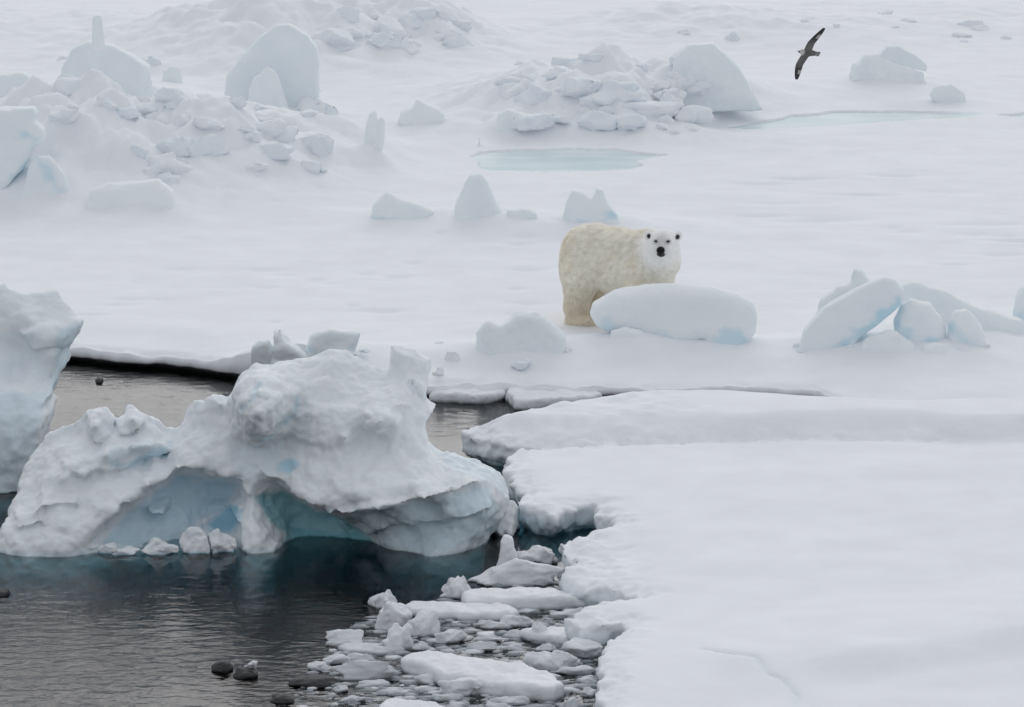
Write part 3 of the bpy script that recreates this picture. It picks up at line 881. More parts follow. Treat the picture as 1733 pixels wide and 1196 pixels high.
B("ice_lump", "crumbly low lump under the crack of the tilted slab", [(1425, 596), (1462, 572), (1500, 556), (1522, 560), (1545, 580), (1560, 598)], (1495, 599), R0, drift=0.03, depth=0.5, r=0.05, seed=13, ice=0.14, noise=(.03, .02), cat="ice lump")
B("ice_lump", "tiny round snow ball at the foot of the tilted slab", [(1452, 598), (1456, 584), (1468, 580), (1478, 588), (1478, 598)], (1465, 599), R0, drift=0.03, depth=0.16, r=0.05, seed=14, ice=0.1, cat="ice lump", vox=.016)
B("ice_lump", "low broad rubble lump below the two rounded blocks", [(1545, 598), (1560, 582), (1600, 578), (1625, 590), (1625, 599)], (1585, 599), R0, drift=0.03, depth=0.4, r=0.05, seed=15, ice=0.12, noise=(.03, .02), cat="ice lump")
# edge of the lead behind the big iceberg
B("ice_block", "grey shadowed upright block at the brink of the open lead", [(424, 612), (428, 580), (440, 570), (455, 568), (466, 590), (462, 616)], (445, 617), depth=0.4, r=0.06, seed=16, ice=0.3, lean=-.3)
B("ice_block", "leaning rubbly block between the grey block and the flat tilted slab", [(455, 612), (462, 560), (475, 552), (490, 575), (510, 590), (528, 606), (520, 618)], (490, 619), depth=0.5, r=0.06, seed=17, ice=0.15, noise=(.045, .02))
B("ice_slab", "flat tilted slab above the big iceberg's crest with blue edge", [(518, 585), (525, 565), (560, 553), (612, 560), (605, 580), (580, 600), (550, 605), (530, 604)], (560, 606), depth=0.5, r=0.05, seed=18, ice=0.2, blue=[([(590, 592), (614, 566), (614, 574), (600, 594)], .4), ((522, 590, 6), .4)])
# three blocks behind the bear
B("ice_boulder", "low wedge boulder with a dark blue undercut in the row behind the bear", [(628, 368), (632, 345), (655, 322), (680, 333), (715, 345), (735, 355), (728, 366), (690, 372), (660, 377), (635, 376)], (670, 378), depth=0.8, r=0.12, seed=19, ice=0.26, blue=[([(628, 366), (650, 371), (672, 372), (670, 379), (635, 378)], .6)])
B("ice_pinnacle", "tall blunt cone of ice in the row behind the bear", [(762, 375), (770, 345), (785, 310), (795, 294), (812, 290), (825, 305), (838, 335), (855, 365), (862, 378)], (812, 380), depth=0.8, r=0.16, seed=20, ice=0.28, noise=(.012, .006), cat="ice pinnacle")
B("ice_block", "two-pronged block showing above the polar bear's back", [(945, 380), (955, 345), (968, 318), (985, 322), (1000, 335), (1010, 316), (1020, 318), (1028, 340), (1045, 360), (1060, 380)], (1000, 384), depth=0.7, r=0.08, seed=21, ice=0.24, blue=[((1035, 364, 9), .5), ((982, 379, 8), .4)])
B("ice_lump", "low wrinkled lump between the ice cone and the two-pronged block", [(845, 378), (858, 352), (885, 350), (905, 362), (915, 378)], (880, 380), depth=0.5, r=0.06, seed=22, ice=0.22, noise=(.03, .02), cat="ice lump")
# middle distance
B("ice_block", "free-standing blunt block on the flat beyond the twin fins", [(672, 205), (680, 185), (700, 178), (706, 165), (718, 172), (742, 180), (752, 190), (753, 215)], (715, 217), depth=0.8, r=0.08, seed=23, ice=0.12, vox=.03)
B("ice_block", "small blunt block at the foot of the rubble hummock beside the pond", [(834, 212), (842, 192), (858, 183), (878, 190), (892, 205), (880, 214)], (860, 215), depth=0.6, r=0.08, seed=24, ice=0.14, vox=.03)
B("ice_lump", "tiny pointed lump just beyond the rounder melt pond", [(798, 242), (804, 236), (811, 231), (820, 242)], (810, 243), depth=0.25, r=0.03, seed=25, ice=0.12, vox=.02, cat="ice lump")
fin_g = "twin upright fins"
B("ice_fin", "slim upright fin of the pair, the taller one", [(612, 255), (618, 215), (626, 190), (636, 186), (640, 205), (636, 260)], (625, 260), fin_g, depth=0.4, r=0.04, seed=26, ice=0.12, cat="ice fin", noise=(.01, .005))
B("ice_fin", "rounded upright fin of the pair, the shorter greyer one", [(634, 262), (637, 205), (645, 196), (652, 202), (651, 230), (643, 265)], (641, 266), fin_g, depth=0.25, r=0.04, seed=27, ice=0.22, cat="ice fin", noise=(.01, .005))
B("ice_slab", "huge flat-faced upright slab standing behind the snow hummock", [(375, 150), (385, 125), (410, 92), (440, 60), (468, 40), (490, 38), (520, 55), (538, 78), (541, 110), (541, 180), (480, 180)], (470, 192), depth=1.0, r=0.07, seed=28, snap=146, ice=0.34, noise=(.012, .004), vox=.03)
B("ice_lump", "pale pointed lump leaning on the huge upright slab", [(405, 165), (428, 132), (453, 110), (472, 126), (500, 165)], (452, 190), depth=0.5, r=0.1, seed=29, snap=150, ice=0.30, vox=.03, cat="ice lump", dyf=-.2)
B("ice_block", "broad blue-grey block topped by an upright ice post", [(95, 158), (108, 110), (125, 78), (150, 66), (190, 72), (230, 92), (255, 110), (262, 160)], (175, 182), depth=1.2, r=0.08, seed=30, snap=150, ice=0.34, vox=.032)
_p = at_Y(165, 68, on_field(175, 182, last=True)[1] + .5)
B("ice_post", "slim square ice post standing on the broad blue-grey block", [(155, 78), (157, 28), (163, 24), (172, 27), (175, 50), (180, 78)], (167, 74), depth=0.22, r=0.03, seed=31, ice=0.2, vox=.022, cat="ice post", ground=float(_p[2]) - .02, sink=.12, noise=(.006, .004), dyf=-1.2)
B("ice_block", "squarish blue-grey block beside the post-topped block", [(-60, 175), (-40, 135), (5, 122), (40, 120), (58, 130), (64, 165), (30, 178)], (20, 192), depth=0.9, r=0.1, seed=32, snap=160, ice=0.34, vox=.032)
B("ice_block", "stacked overhanging block with a cap of snow above a blue hollow", [(-90, 300), (-90, 190), (0, 180), (60, 178), (66, 190), (60, 200), (78, 215), (80, 235), (60, 245), (55, 265), (30, 295), (10, 312), (-20, 325)], (0, 328), depth=1.2, r=0.08, seed=33, ice=0.28, vox=.03, blue=[([(28, 220), (60, 236), (66, 240), (35, 228)], .5), ([(15, 310), (30, 290), (60, 262), (60, 275), (35, 305)], .5)])
B("ice_slab", "leaning slab propped below the stacked overhanging block", [(30, 330), (50, 280), (62, 262), (85, 262), (110, 290), (118, 320), (105, 332)], (75, 334), depth=0.6, r=0.06, seed=34, ice=0.25, vox=.026, blue=[([(62, 262), (75, 275), (110, 325), (100, 325), (65, 285)], .4)])
B("ice_boulder", "low domed snow boulder at the near foot of the snow hummock", [(145, 345), (155, 318), (185, 308), (240, 305), (270, 300), (295, 320), (300, 348), (250, 356), (190, 352)], (225, 357), depth=1.0, r=0.14, seed=35, ice=0.06, vox=.03)
B("ice_boulder", "small round boulder on the skyline of the snow hummock", [(274, 135), (276, 118), (290, 110), (306, 115), (311, 132)], (292, 140), depth=0.45, r=0.14, seed=36, crest=True, drift=0.03, ice=0.25, vox=.026)
B("ice_wedge", "steep wedge with one shaded face beyond the melt ponds", [(1134, 140), (1140, 90), (1165, 72), (1205, 70), (1225, 85), (1250, 110), (1290, 140), (1240, 158), (1200, 150)], (1200, 160), depth=1.1, r=0.05, seed=37, snap=136, ice=0.22, vox=.03, cat="ice wedge")
B("ice_slab", "tilted dark-bottomed slab capping a crumbly mound past the ponds", [(1482, 92), (1500, 76), (1520, 74), (1545, 88), (1567, 106), (1566, 118), (1540, 112), (1505, 100)], (1525, 143), depth=0.9, r=0.04, seed=38, ice=0.3, vox=.028, ground=0.62, sink=-.15, dyf=0.1)
B("ice_block", "crumbly mound carrying a tilted slab past the ponds", [(1438, 130), (1445, 105), (1465, 92), (1485, 90), (1530, 105), (1560, 118), (1575, 138)], (1505, 142), depth=1.0, r=0.06, seed=39, ice=0.18, noise=(.05, .025), vox=.03)
B("ice_lump", "worn rounded lump near the far rim of the long melt pond", [(1570, 160), (1582, 145), (1610, 140), (1630, 155), (1640, 172), (1615, 176)], (1605, 178), depth=0.6, r=0.08, seed=40, ice=0.16, vox=.03, cat="ice lump")

# ------------------------------------------------------------------ loose chunks
import bmesh
def _ico(sub):
    bm = bmesh.new()
    bmesh.ops.create_icosphere(bm, subdivisions=sub, radius=1.0)
    V = np.array([v.co[:] for v in bm.verts]); Fq = np.array([[v.index for v in f.verts] for f in bm.faces])
    bm.free()
    return V / np.linalg.norm(V, axis=1)[:, None], Fq
ICO = {k: _ico(k) for k in (1, 2, 3)}

def chunk(name, loc, size, mat, seed, sub=4, cuts=10, soft=0.12, ice=0.1, rough=0.05, rotz=None, wet=None, flat=False, parts=None, dome=False):
    """broken lump: a few rotated blocks fused together, split by planes and roughened. loc = base centre, size = (x, y, z)"""
    rg = np.random.RandomState(seed)
    n = {2: 16, 3: 23, 4: 34, 5: 46}[sub]
    g = np.linspace(-1.3, 1.3, n)
    X, Y, Z = np.meshgrid(g, g, g, indexing='ij')
    P = np.stack([X, Y, Z], -1).reshape(-1, 3)
    F = None
    for k in range(parts or rg.randint(2, 5)):
        q = rg.normal(size=4); q /= np.linalg.norm(q)
        w, x, y, z = q
        R = np.array([[1 - 2 * (y * y + z * z), 2 * (x * y - z * w), 2 * (x * z + y * w)], [2 * (x * y + z * w), 1 - 2 * (x * x + z * z), 2 * (y * z - x * w)], [2 * (x * z - y * w), 2 * (y * z + x * w), 1 - 2 * (x * x + y * y)]])
        c = rg.uniform(-0.42, 0.42, 3) * (k > 0) * np.array([1.2, 1, .6])
        h = rg.uniform(0.3, 0.75, 3) * (1.0 if k == 0 else 0.75)
        d = np.abs((P - c) @ R) - h
        f = np.linalg.norm(np.maximum(d, 0), axis=1) + np.minimum(d.max(1), 0) - 0.06
        F = f if F is None else smin(F, f, 0.07)
    for k in range(3):
        nn = rg.normal(size=3); nn /= np.linalg.norm(nn)
        F = smax(F, P @ nn - rg.uniform(0.45, 0.8), 0.05)
    if dome:
        F = np.linalg.norm(P * np.array([1, 1.1, 1.0]), axis=1) - 0.85
    if flat:
        F = smax(F, P[:, 2] - 0.3, 0.05)
    F = F + rough * 1.3 * (fbm(P + seed * 3.1, 1.8, 3, seed % 97) + 0.5 * billow(P + seed * 1.7, 2.6, 2, seed % 89))
    V, T = surface_nets(F.reshape(n, n, n).astype(np.float32), g, g, g)
    V = relax(V, T, 1, 0.4)
    V -= (V.max(0) + V.min(0)) / 2
    V *= 2 / (V.max(0) - V.min(0))
    a = rg.uniform(-0.5, 0.5) if rotz is None else rotz
    V *= np.array(size) / 2
    c, s = math.cos(a), math.sin(a)
    V = np.stack([V[:, 0] * c - V[:, 1] * s, V[:, 0] * s + V[:, 1] * c, V[:, 2] + size[2] / 2], 1)
    V = V + vnormals(V, T) * (0.012 * fbm(V + seed, 9.0, 3, 3))[:, None]
    iv = ice + 0.15 * fbm(V + seed, 4.0, 2, 5)
    if wet is not None:
        iv = np.maximum(iv, 0.75 * sstep(wet + 0.035, wet, V[:, 2]))
    return mesh_obj(name, V + np.array(loc), T, mat, attrs={"ice": np.clip(iv, 0, 1), "deep": np.zeros(len(V))}, origin=loc)

def floe_chunk(x0, x1, yt, yb, seed, name="ice_chunk", depth=None, ice=0.06, mat=None, flat=False, rough=0.07, cuts=10, sub=4, dome=False):
    """a chunk afloat whose visible outline fills the traced pixel box"""
    b = at_z((x0 + x1) / 2, yb, 0.0)
    d = np.linalg.norm(b - [0, 0, CZ])
    w = (x1 - x0) / FP * d
    hv = (yb - yt) / FP * d
    dep = depth if depth else min(w * 0.75, max(hv * 1.3, 0.13))
    hz = max((hv - dep * 0.35 * 0.22) / 0.97, 0.06)
    sub_z = 0.35 * hz + 0.03
    return chunk(name, (b[0], b[1] + dep * 0.45, -sub_z), (w, dep, hz + sub_z), mat or M_WET, seed, ice=ice, wet=sub_z, flat=flat, rough=rough, cuts=cuts, sub=sub, rotz=0.0, dome=dome)

def plate(name, poly, seed, top=0.12, thick=0.30, vox=0.022, ice=0.04, mat=None, r=0.06):
    """flat floating plate with traced top outline"""
    S = np.array([P2(a, b, top) for a, b in poly])
    xs = np.arange(S[:, 0].min() - .15, S[:, 0].max() + .15, vox)
    ys = np.arange(S[:, 1].min() - .15, S[:, 1].max() + .15, vox * 1.4)
    zs = np.arange(top - thick - 2 * vox, top + 0.12, vox)
    X, Y = np.meshgrid(xs, ys, indexing='ij')
    P = np.stack([X.ravel(), Y.ravel(), 0 * X.ravel()], 1)
    d2 = poly_sd(X, Y, S) + 0.06 * fbm(P, 2.5, 4, seed).reshape(X.shape)
    h = top + 0.03 * fbm(P, 2.0, 4, seed + 1).reshape(X.shape)
    F = np.empty((len(xs), len(ys), len(zs)), np.float32)
    for k, z in enumerate(zs):
        F[:, :, k] = smax(smax(d2 + 0.35 * max(0, 0.02 - z) , z - h, r), top - thick - z, 0.02)
    V, Fq = surface_nets(F, xs, ys, zs)
    V = relax(V, Fq, 1)
    V = V + vnormals(V, Fq) * (0.02 * fbm(V, 7, 3, seed + 2))[:, None]
    iv = ice + 0.1 * fbm(V, 3, 2, 7) + 0.7 * sstep(0.05, 0.0, V[:, 2])
    c = S.mean(0)
    return mesh_obj(name, V, Fq, mat or M_WET, attrs={"ice": np.clip(iv, 0, 1), "deep": np.zeros(len(V))}, origin=(c[0], c[1], 0))

GB = "brash ice drifting beside the snowy floe"
def Q(o, label, cat="ice chunk", group=GB):
    return tag(o, label, cat, group)

pin = block("ice_pinnacle", [(838, 960), (845, 935), (849, 915), (853, 904), (862, 902), (869, 909), (872, 925), (879, 947), (882, 960)], (860, 958), depth=0.26, r=0.04, seed=50, ice=0.03, vox=.014, ground=0.06, sink=.2, mat=M_WET, noise=(.02, .02), dyf=0.2)
Q(pin, "slim upright ice pinnacle rising from the brash beside the big iceberg", "ice pinnacle")
Q(plate("ice_plate", [(684, 1024), (690, 1013), (740, 1016), (800, 1018), (850, 1019), (884, 1026), (870, 1036), (800, 1036), (740, 1034)], 51, top=.10), "long thin flat plate between the upright cubes and the pinnacle mound", "ice plate")
Q(plate("ice_plate", [(682, 1108), (700, 1099), (780, 1107), (880, 1117), (930, 1132), (955, 1156), (940, 1163), (880, 1160), (810, 1150), (730, 1130), (690, 1116)], 52, top=.16), "largest smooth white plate afloat in the slush", "ice plate")
Q(plate("ice_plate", [(873, 1062), (910, 1057), (960, 1058), (1002, 1064), (1000, 1074), (960, 1078), (900, 1070)], 53, top=.10, vox=.018), "pale flat plate carrying a small upright nub", "ice plate")
Q(plate("ice_plate", [(775, 1000), (800, 993), (880, 992), (940, 990), (990, 998), (998, 1008), (900, 1012), (790, 1012)], 54, top=.14, vox=.022), "snowy shelf along the foot of the pinnacle mound", "ice plate")
Q(plate("ice_plate", [(630, 1190), (660, 1178), (720, 1182), (760, 1190), (750, 1212), (660, 1215)], 55, top=.12, vox=.02), "small rounded plate below the jagged lump", "ice plate")
Q(plate("ice_plate", [(572, 1092), (600, 1084), (680, 1086), (690, 1096), (640, 1102), (590, 1100)], 56, top=.05, vox=.018, ice=.3), "thin grey waterlogged plate under the upright cubes", "ice plate")
CH = [  # x0, x1, ytop, ybase, seed, label
    (790, 955, 945, 992, 60, "broad snow mound at the base of the slim pinnacle"),
    (872, 945, 925, 956, 61, "loaf-shaped chunk between the slim pinnacle and the floe"),
    (744, 798, 976, 1014, 62, "leaning triangular chunk at the outer end of the pinnacle mound"),
    (622, 674, 1001, 1030, 63, "knobbly outermost lump at the tip of the thin plate"),
    (634, 697, 1016, 1068, 64, "tall squarish upright cube of brash ice"),
    (690, 744, 1033, 1078, 65, "bright tilted cube touching the squarish one"),
    (645, 700, 1058, 1101, 66, "rough block slumped below the squarish cube"),
    (734, 792, 1066, 1088, 67, "low ragged lump trailing from the tilted cube"),
    (550, 615, 1066, 1092, 68, "lone white lump on the open-water side of the brash"),
    (736, 822, 1147, 1178, 69, "jagged sharp-crested lump under the largest plate"),
    (950, 1022, 1084, 1116, 70, "smooth white wedge touching the floe's side"),
    (884, 982, 1104, 1138, 71, "wide crumbly lump at the back rim of the largest plate"),
    (896, 928, 1052, 1086, 72, "small upright nub standing on the pale flat plate"),
    (844, 906, 1040, 1062, 73, "low peaked lump between the two flat plates"),
    (866, 932, 1008, 1032, 74, "ragged heap at the end of the long thin plate"),
    (994, 1029, 1066, 1088, 75, "small round chunk wedged under the floe's lip"),
    (950, 982, 1180, 1206, 76, "rounded chunk pressed into the floe's corner"),
]
for x0, x1, a, b, s, lab in CH:
    Q(floe_chunk(x0, x1, a, b, s, rough=.12 if s in (60, 63, 66, 69, 71, 74) else .07), lab)
nose = floe_chunk(818, 882, 842, 908, 77, depth=0.8, rough=.05, cuts=8)
Q(nose, "pointed snowy block jammed between the big iceberg and the floe", "ice block", "blocks along the iceberg's waterline")
for k, (x0, x1, a, b) in enumerate([(546, 600, 1108, 1124), (585, 640, 1106, 1120), (560, 680, 1118, 1150), (700, 754, 1140, 1158), (800, 870, 1050, 1064), (850, 900, 1066, 1080), (780, 850, 1086, 1102), (730, 790, 1176, 1186),
                                    (820, 900, 1180, 1194), (880, 950, 1168, 1182), (900, 950, 1140, 1152), (940, 1010, 1128, 1142), (1000, 1024, 1096, 1110), (930, 990, 1030, 1044), (960, 1000, 1010, 1020), (520, 560, 1120, 1136), (560, 590, 1160, 1172),
                                    (600, 660, 1152, 1164), (640, 690, 1164, 1176), (570, 620, 1176, 1190), (970, 1010, 1100, 1112), (800, 850, 1074, 1086), (945, 985, 988, 1000), (820, 870, 1190, 1204), (690, 730, 1090, 1100), (985, 1020, 1040, 1052),
                                    (905, 945, 1090, 1104), (850, 890, 1090, 1102), (700, 740, 1160, 1172), (975, 1015, 1145, 1160), (985, 1018, 1165, 1180)]):
    Q(floe_chunk(x0, x1, a, b, 200 + k, ice=0.12 + 0.25 * ((k * 7) % 5) / 5, sub=3, rough=.09), "small half-sunk chunk of brash in the grey slush")
for k, (x0, x1, a, b, lab) in enumerate([(166, 204, 918, 936, "small lump at the outer end of the chunks under the arch"), (186, 238, 925, 939, "flat low chunk floating under the iceberg's arch"), (236, 302, 910, 939, "broken low chunk in front of the iceberg's arch"),
                                         (303, 356, 891, 936, "tallest chunk lodged in the iceberg's arch"), (350, 400, 895, 936, "rounded chunk beside the iceberg's pillar")]):
    Q(floe_chunk(x0, x1, a, b, 260 + k, rough=.10, mat=M_BERG), lab, group="blocks along the iceberg's waterline")
for k, (x0, x1, a, b, lab) in enumerate([(356, 394, 1120, 1138, "smooth dark lump of dirty ice afloat apart from the brash"), (394, 436, 1132, 1148, "flat dark dirty ice lump with a white chunk on it"), (486, 572, 1146, 1164, "longest flat dark dirty ice lump beside the brash"),
                                         (455, 500, 1180, 1190, "thin dark sliver of dirty ice at the slush's tip"), (160, 174, 641, 648, "tiny dark lump floating alone in the lead behind the icebergs"), (-8, 16, 1002, 1009, "thin dark scrap adrift on open water")]):
    tag(floe_chunk(x0, x1, a, b, 280 + k, name="dirty_ice_lump", mat=M_DARK, ice=0.1, sub=3, rough=.10, dome=True, depth=0.26 + 0.1 * (k == 2)), lab, "ice lump", "dark lumps of dirty ice afloat")
tag(chunk("ice_chunk", tuple(at_z(424, 1137, 0.02)), (0.14, 0.12, 0.12), M_WET, 291, sub=3), "white chunk lying on a flat dark dirty ice lump", "ice chunk")
# pieces along the lead
LEADP = "small floes along the lead"
tag(plate("ice_floe", [(724, 664), (735, 645), (770, 634), (820, 638), (850, 646), (856, 660), (820, 667), (770, 665)], 300, top=.13, thick=.45), "snowy floe at the lead's rim behind the big iceberg", "ice floe", LEADP)
tag(plate("ice_floe", [(856, 660), (870, 650), (930, 648), (1000, 656), (1022, 664), (960, 672), (900, 676), (870, 676)], 301, top=.14, thick=.45), "snowy floe squeezed between the field and the raised tongue", "ice floe", LEADP)
tag(plate("ice_floe", [(846, 654), (852, 645), (880, 643), (888, 650), (870, 656)], 302, top=.12, thick=.4, vox=.018), "small rounded floe between two bigger ones along the lead", "ice floe", LEADP)

# rubble on the hummocks: separate chunks with a shared label per hummock
rg = np.random.RandomState(77)
RUB = [("rough snow chunk on the hummock with the huge upright slab", "rubble on the slab hummock", (230, 560, 150, 300), 30, (0.3, 1.0)),
       ("rough snow chunk on the crumbled hummock beyond the rounder pond", "rubble on the crumbled hummock", (860, 1180, 90, 222), 46, (0.25, 0.85)),
       ("rough chunk on the far ridge behind the huge upright slab", "rubble on the far ridge", (560, 790, 20, 80), 24, (0.3, 1.0)),
       ("rough chunk beside the post-topped block", "rubble by the post-topped block", (80, 300, 90, 190), 12, (0.3, 0.8)),
       ("small snow chunk lying in the tilted-slab ridge", "rubble in the tilted-slab ridge", (1350, 1720, 545, 598), 14, (0.1, 0.22)),
       ("small snow lump on the field by the lead", "lumps by the lead", (560, 980, 560, 640), 12, (0.1, 0.3)),
       ("low drifted lump on the distant snow", "lumps on the distant snow", (1000, 1733, 10, 70), 12, (0.2, 0.6))]
for lab, grp, (xa, xb, ya, yb), n, (s0, s1) in RUB:
    for k in range(n):
        px, py = rg.uniform(xa, xb), rg.uniform(ya, yb)
        p = on_field(px, py)
        s = s0 + (s1 - s0) * rg.rand() ** 1.8
        sx, sy, sz = s * rg.uniform(.8, 1.5), s * rg.uniform(.7, 1.2), s * rg.uniform(.45, .9)
        o = chunk("ice_chunk", (p[0], p[1], fz(p[0], p[1]) - 0.62 * sz), (sx, sy, sz), M_SNOW, 1000 + int(rg.randint(9000)), sub=3, ice=float(rg.uniform(0, .12)), rough=.08)
        tag(o, lab, "ice chunk", grp)

build_field()

# brash too fine to count
def slush():
    rg = np.random.RandomState(5)
    Vs, Ts, Is = [], [], []
    D, T = ICO[1]
    off = 0
    zone = [(520, 1150), (560, 1090), (640, 1035), (760, 1012), (950, 960), (1000, 985), (1080, 1005), (1060, 1060), (1030, 1110), (1020, 1230), (520, 1230), (470, 1190)]
    pts = 0
    while pts < 3600:
        px, py = rg.uniform(470, 1080), rg.uniform(955, 1230)
        if poly_sd(np.array([px]), np.array([py]), zone)[0] > 0:
            continue
        if px < 700 and rg.rand() < 0.6 * (700 - px) / 200:
            continue
        pts += 1
        p = at_z(px, py, 0)
        s = 0.012 + 0.085 * rg.rand() ** 3.2
        n = rg.normal(size=(5, 3)); n /= np.linalg.norm(n, axis=1)[:, None]
        dt = D @ n.T
        r = np.minimum(np.where(dt > .02, rg.uniform(.6, .95, 5)[None] / np.maximum(dt, .02), 9), 1.1).min(1)
        V = D * r[:, None] * np.array([s * rg.uniform(.8, 1.8), s * rg.uniform(.6, 1.2), s * rg.uniform(.2, .5)])
        V = V + np.array([p[0], p[1], rg.uniform(-.02, .004)])
        Vs.append(V); Ts.append(T + off); off += len(V)
        Is.append(np.full(len(V), np.clip(rg.normal(.7, .3), 0, 1)))
    o = mesh_obj("slush", np.concatenate(Vs), np.concatenate(Ts), M_WET, attrs={"ice": np.concatenate(Is), "deep": np.zeros(off)})
    tag(o, "grey slush of countless small ice bits between the floating chunks", "slush", kind="stuff")
slush()

# ------------------------------------------------------------------ the polar bear
def cap(P, a, b, ra, rb):
    """round cone"""
    a = np.asarray(a, float); b = np.asarray(b, float)
    e = b - a
    t = np.clip(((P - a) @ e) / (e @ e), 0, 1)
    return np.linalg.norm(P - a - t[..., None] * e, axis=-1) - (ra + (rb - ra) * t)

def ell(P, c, r, axes=None):
    q = P - np.asarray(c, float)
    if axes is not None:
        q = q @ np.asarray(axes, float).T
    r = np.asarray(r, float)
    k0 = np.linalg.norm(q / r, axis=-1)
    k1 = np.linalg.norm(q / (r * r), axis=-1)
    return k0 * (k0 - 1) / np.maximum(k1, 1e-6)

def unit(v):
    v = np.asarray(v, float)
    return v / np.linalg.norm(v)

HEAD_ANG = math.radians(-44)
BEAR_G = on_field(979, 548)
_c, _s = math.cos(HEAD_ANG), math.sin(HEAD_ANG)
HIND = np.array([-0.60, -0.25])
BEAR_O = np.array([BEAR_G[0] - (HIND[0] * _c - HIND[1] * _s), BEAR_G[1] - (HIND[0] * _s + HIND[1] * _c), 0.0])
BEAR_O[2] = fz(BEAR_O[0], BEAR_O[1]) - 0.01
def to_local(w):
    d = np.asarray(w, float) - BEAR_O
    return np.array([d[0] * _c + d[1] * _s, -d[0] * _s + d[1] * _c, d[2]])

HC = np.array([0.93, -0.20, 1.34])                        # middle of the skull
_hw = np.array([BEAR_O[0] + HC[0] * _c - HC[1] * _s, BEAR_O[1] + HC[0] * _s + HC[1] * _c])
_t = unit(np.r_[-_hw, 0])                                 # looks at the ship
HF = np.array([_t[0] * _c + _t[1] * _s, -_t[0] * _s + _t[1] * _c, 0.0])
HF = unit(HF + np.array([0, 0, 0.02]) + 0.10 * np.array([-HF[1], HF[0], 0]) * -1)
HL = unit(np.cross([0, 0, 1], HF))                         # bear's own left
HU = np.cross(HF, HL)
HA = np.stack([HF, HL, HU])
def hp(f, l, u):
    return HC + HF * f + HL * l + HU * u

def bear_sdf(P):
    d = ell(P, (-0.52, 0, 0.98), (0.52, 0.40, 0.42))
    d = smin(d, ell(P, (-0.02, 0, 0.97), (0.60, 0.41, 0.42)), 0.12)
    d = smin(d, ell(P, (0.42, 0, 1.02), (0.40, 0.36, 0.40)), 0.12)
    d = smin(d, ell(P, (0.05, 0, 0.74), (0.55, 0.33, 0.28)), 0.12)
    # neck and ruff
    d = smin(d, cap(P, (0.52, -0.02, 1.06), HC + HF * -0.05 + HU * -0.06, 0.33, 0.20), 0.10)
    d = smin(d, ell(P, HC + HF * -0.02 + HU * -0.20, (0.22, 0.245, 0.25), HA), 0.08)
    d = smin(d, cap(P, (0.55, -0.02, 0.86), HC + HF * -0.02 + HU * -0.30, 0.26, 0.19), 0.10)
    # hind legs
    for s in (-1, 1):
        x = 0.0 if s < 0 else -0.12
        d = smin(d, ell(P, (-0.60 + x * .5, s * 0.20, 0.80), (0.34, 0.23, 0.38)), 0.09)
        d = smin(d, cap(P, (-0.58 + x, s * 0.24, 0.62), (-0.62 + x, s * 0.25, 0.30), 0.235, 0.165), 0.10)
        d = smin(d, cap(P, (-0.63 + x, s * 0.25, 0.32), (-0.62 + x, s * 0.25, 0.10), 0.150, 0.145), 0.06)
        d = smin(d, ell(P, (-0.56 + x, s * 0.25, 0.065), (0.22, 0.14, 0.10)), 0.05)
    # fore legs
    for s in (-1, 1):
        x = 0.05 if s < 0 else -0.03
        d = smin(d, ell(P, (0.46 + x * .5, s * 0.22, 0.82), (0.27, 0.20, 0.36)), 0.08)
        d = smin(d, cap(P, (0.45 + x, s * 0.26, 0.60), (0.50 + x, s * 0.26, 0.22), 0.18, 0.14), 0.07)
        d = smin(d, cap(P, (0.50 + x, s * 0.26, 0.22), (0.52 + x, s * 0.26, 0.10), 0.14, 0.14), 0.05)
        d = smin(d, ell(P, (0.59 + x, s * 0.26, 0.065), (0.21, 0.145, 0.10)), 0.05)
    # tail
    d = smin(d, cap(P, (-1.0, 0, 1.0), (-1.06, 0, 0.90), 0.07, 0.04), 0.05)
    # head
    h = ell(P, hp(-0.03, 0, 0.02), (0.20, 0.185, 0.165), HA)
    h = smin(h, ell(P, hp(-0.02, 0, -0.06), (0.19, 0.20, 0.14), HA), 0.06)
    h = smin(h, cap(P, hp(0.08, 0, -0.035), hp(0.255, 0, -0.075), 0.105, 0.068), 0.05)
    h = smin(h, ell(P, hp(0.22, 0, -0.115), (0.085, 0.06, 0.038), HA), 0.02)
    d = smin(d, h, 0.06)
    d = smin(d, ell(P, hp(0.315, 0, -0.055), (0.036, 0.058, 0.046), HA), 0.012)
    for s in (-1, 1):
        e = ell(P, hp(-0.045, s * 0.205, 0.095), (0.035, 0.058, 0.068), HA)
        e = smax(e, -ell(P, hp(-0.005, s * 0.200, 0.085), (0.030, 0.030, 0.040), HA), 0.01)
        d = smin(d, e, 0.02)
        d = smax(d, -ell(P, hp(0.165, s * 0.083, 0.045), (0.03, 0.022, 0.014), HA), 0.012)
    return d

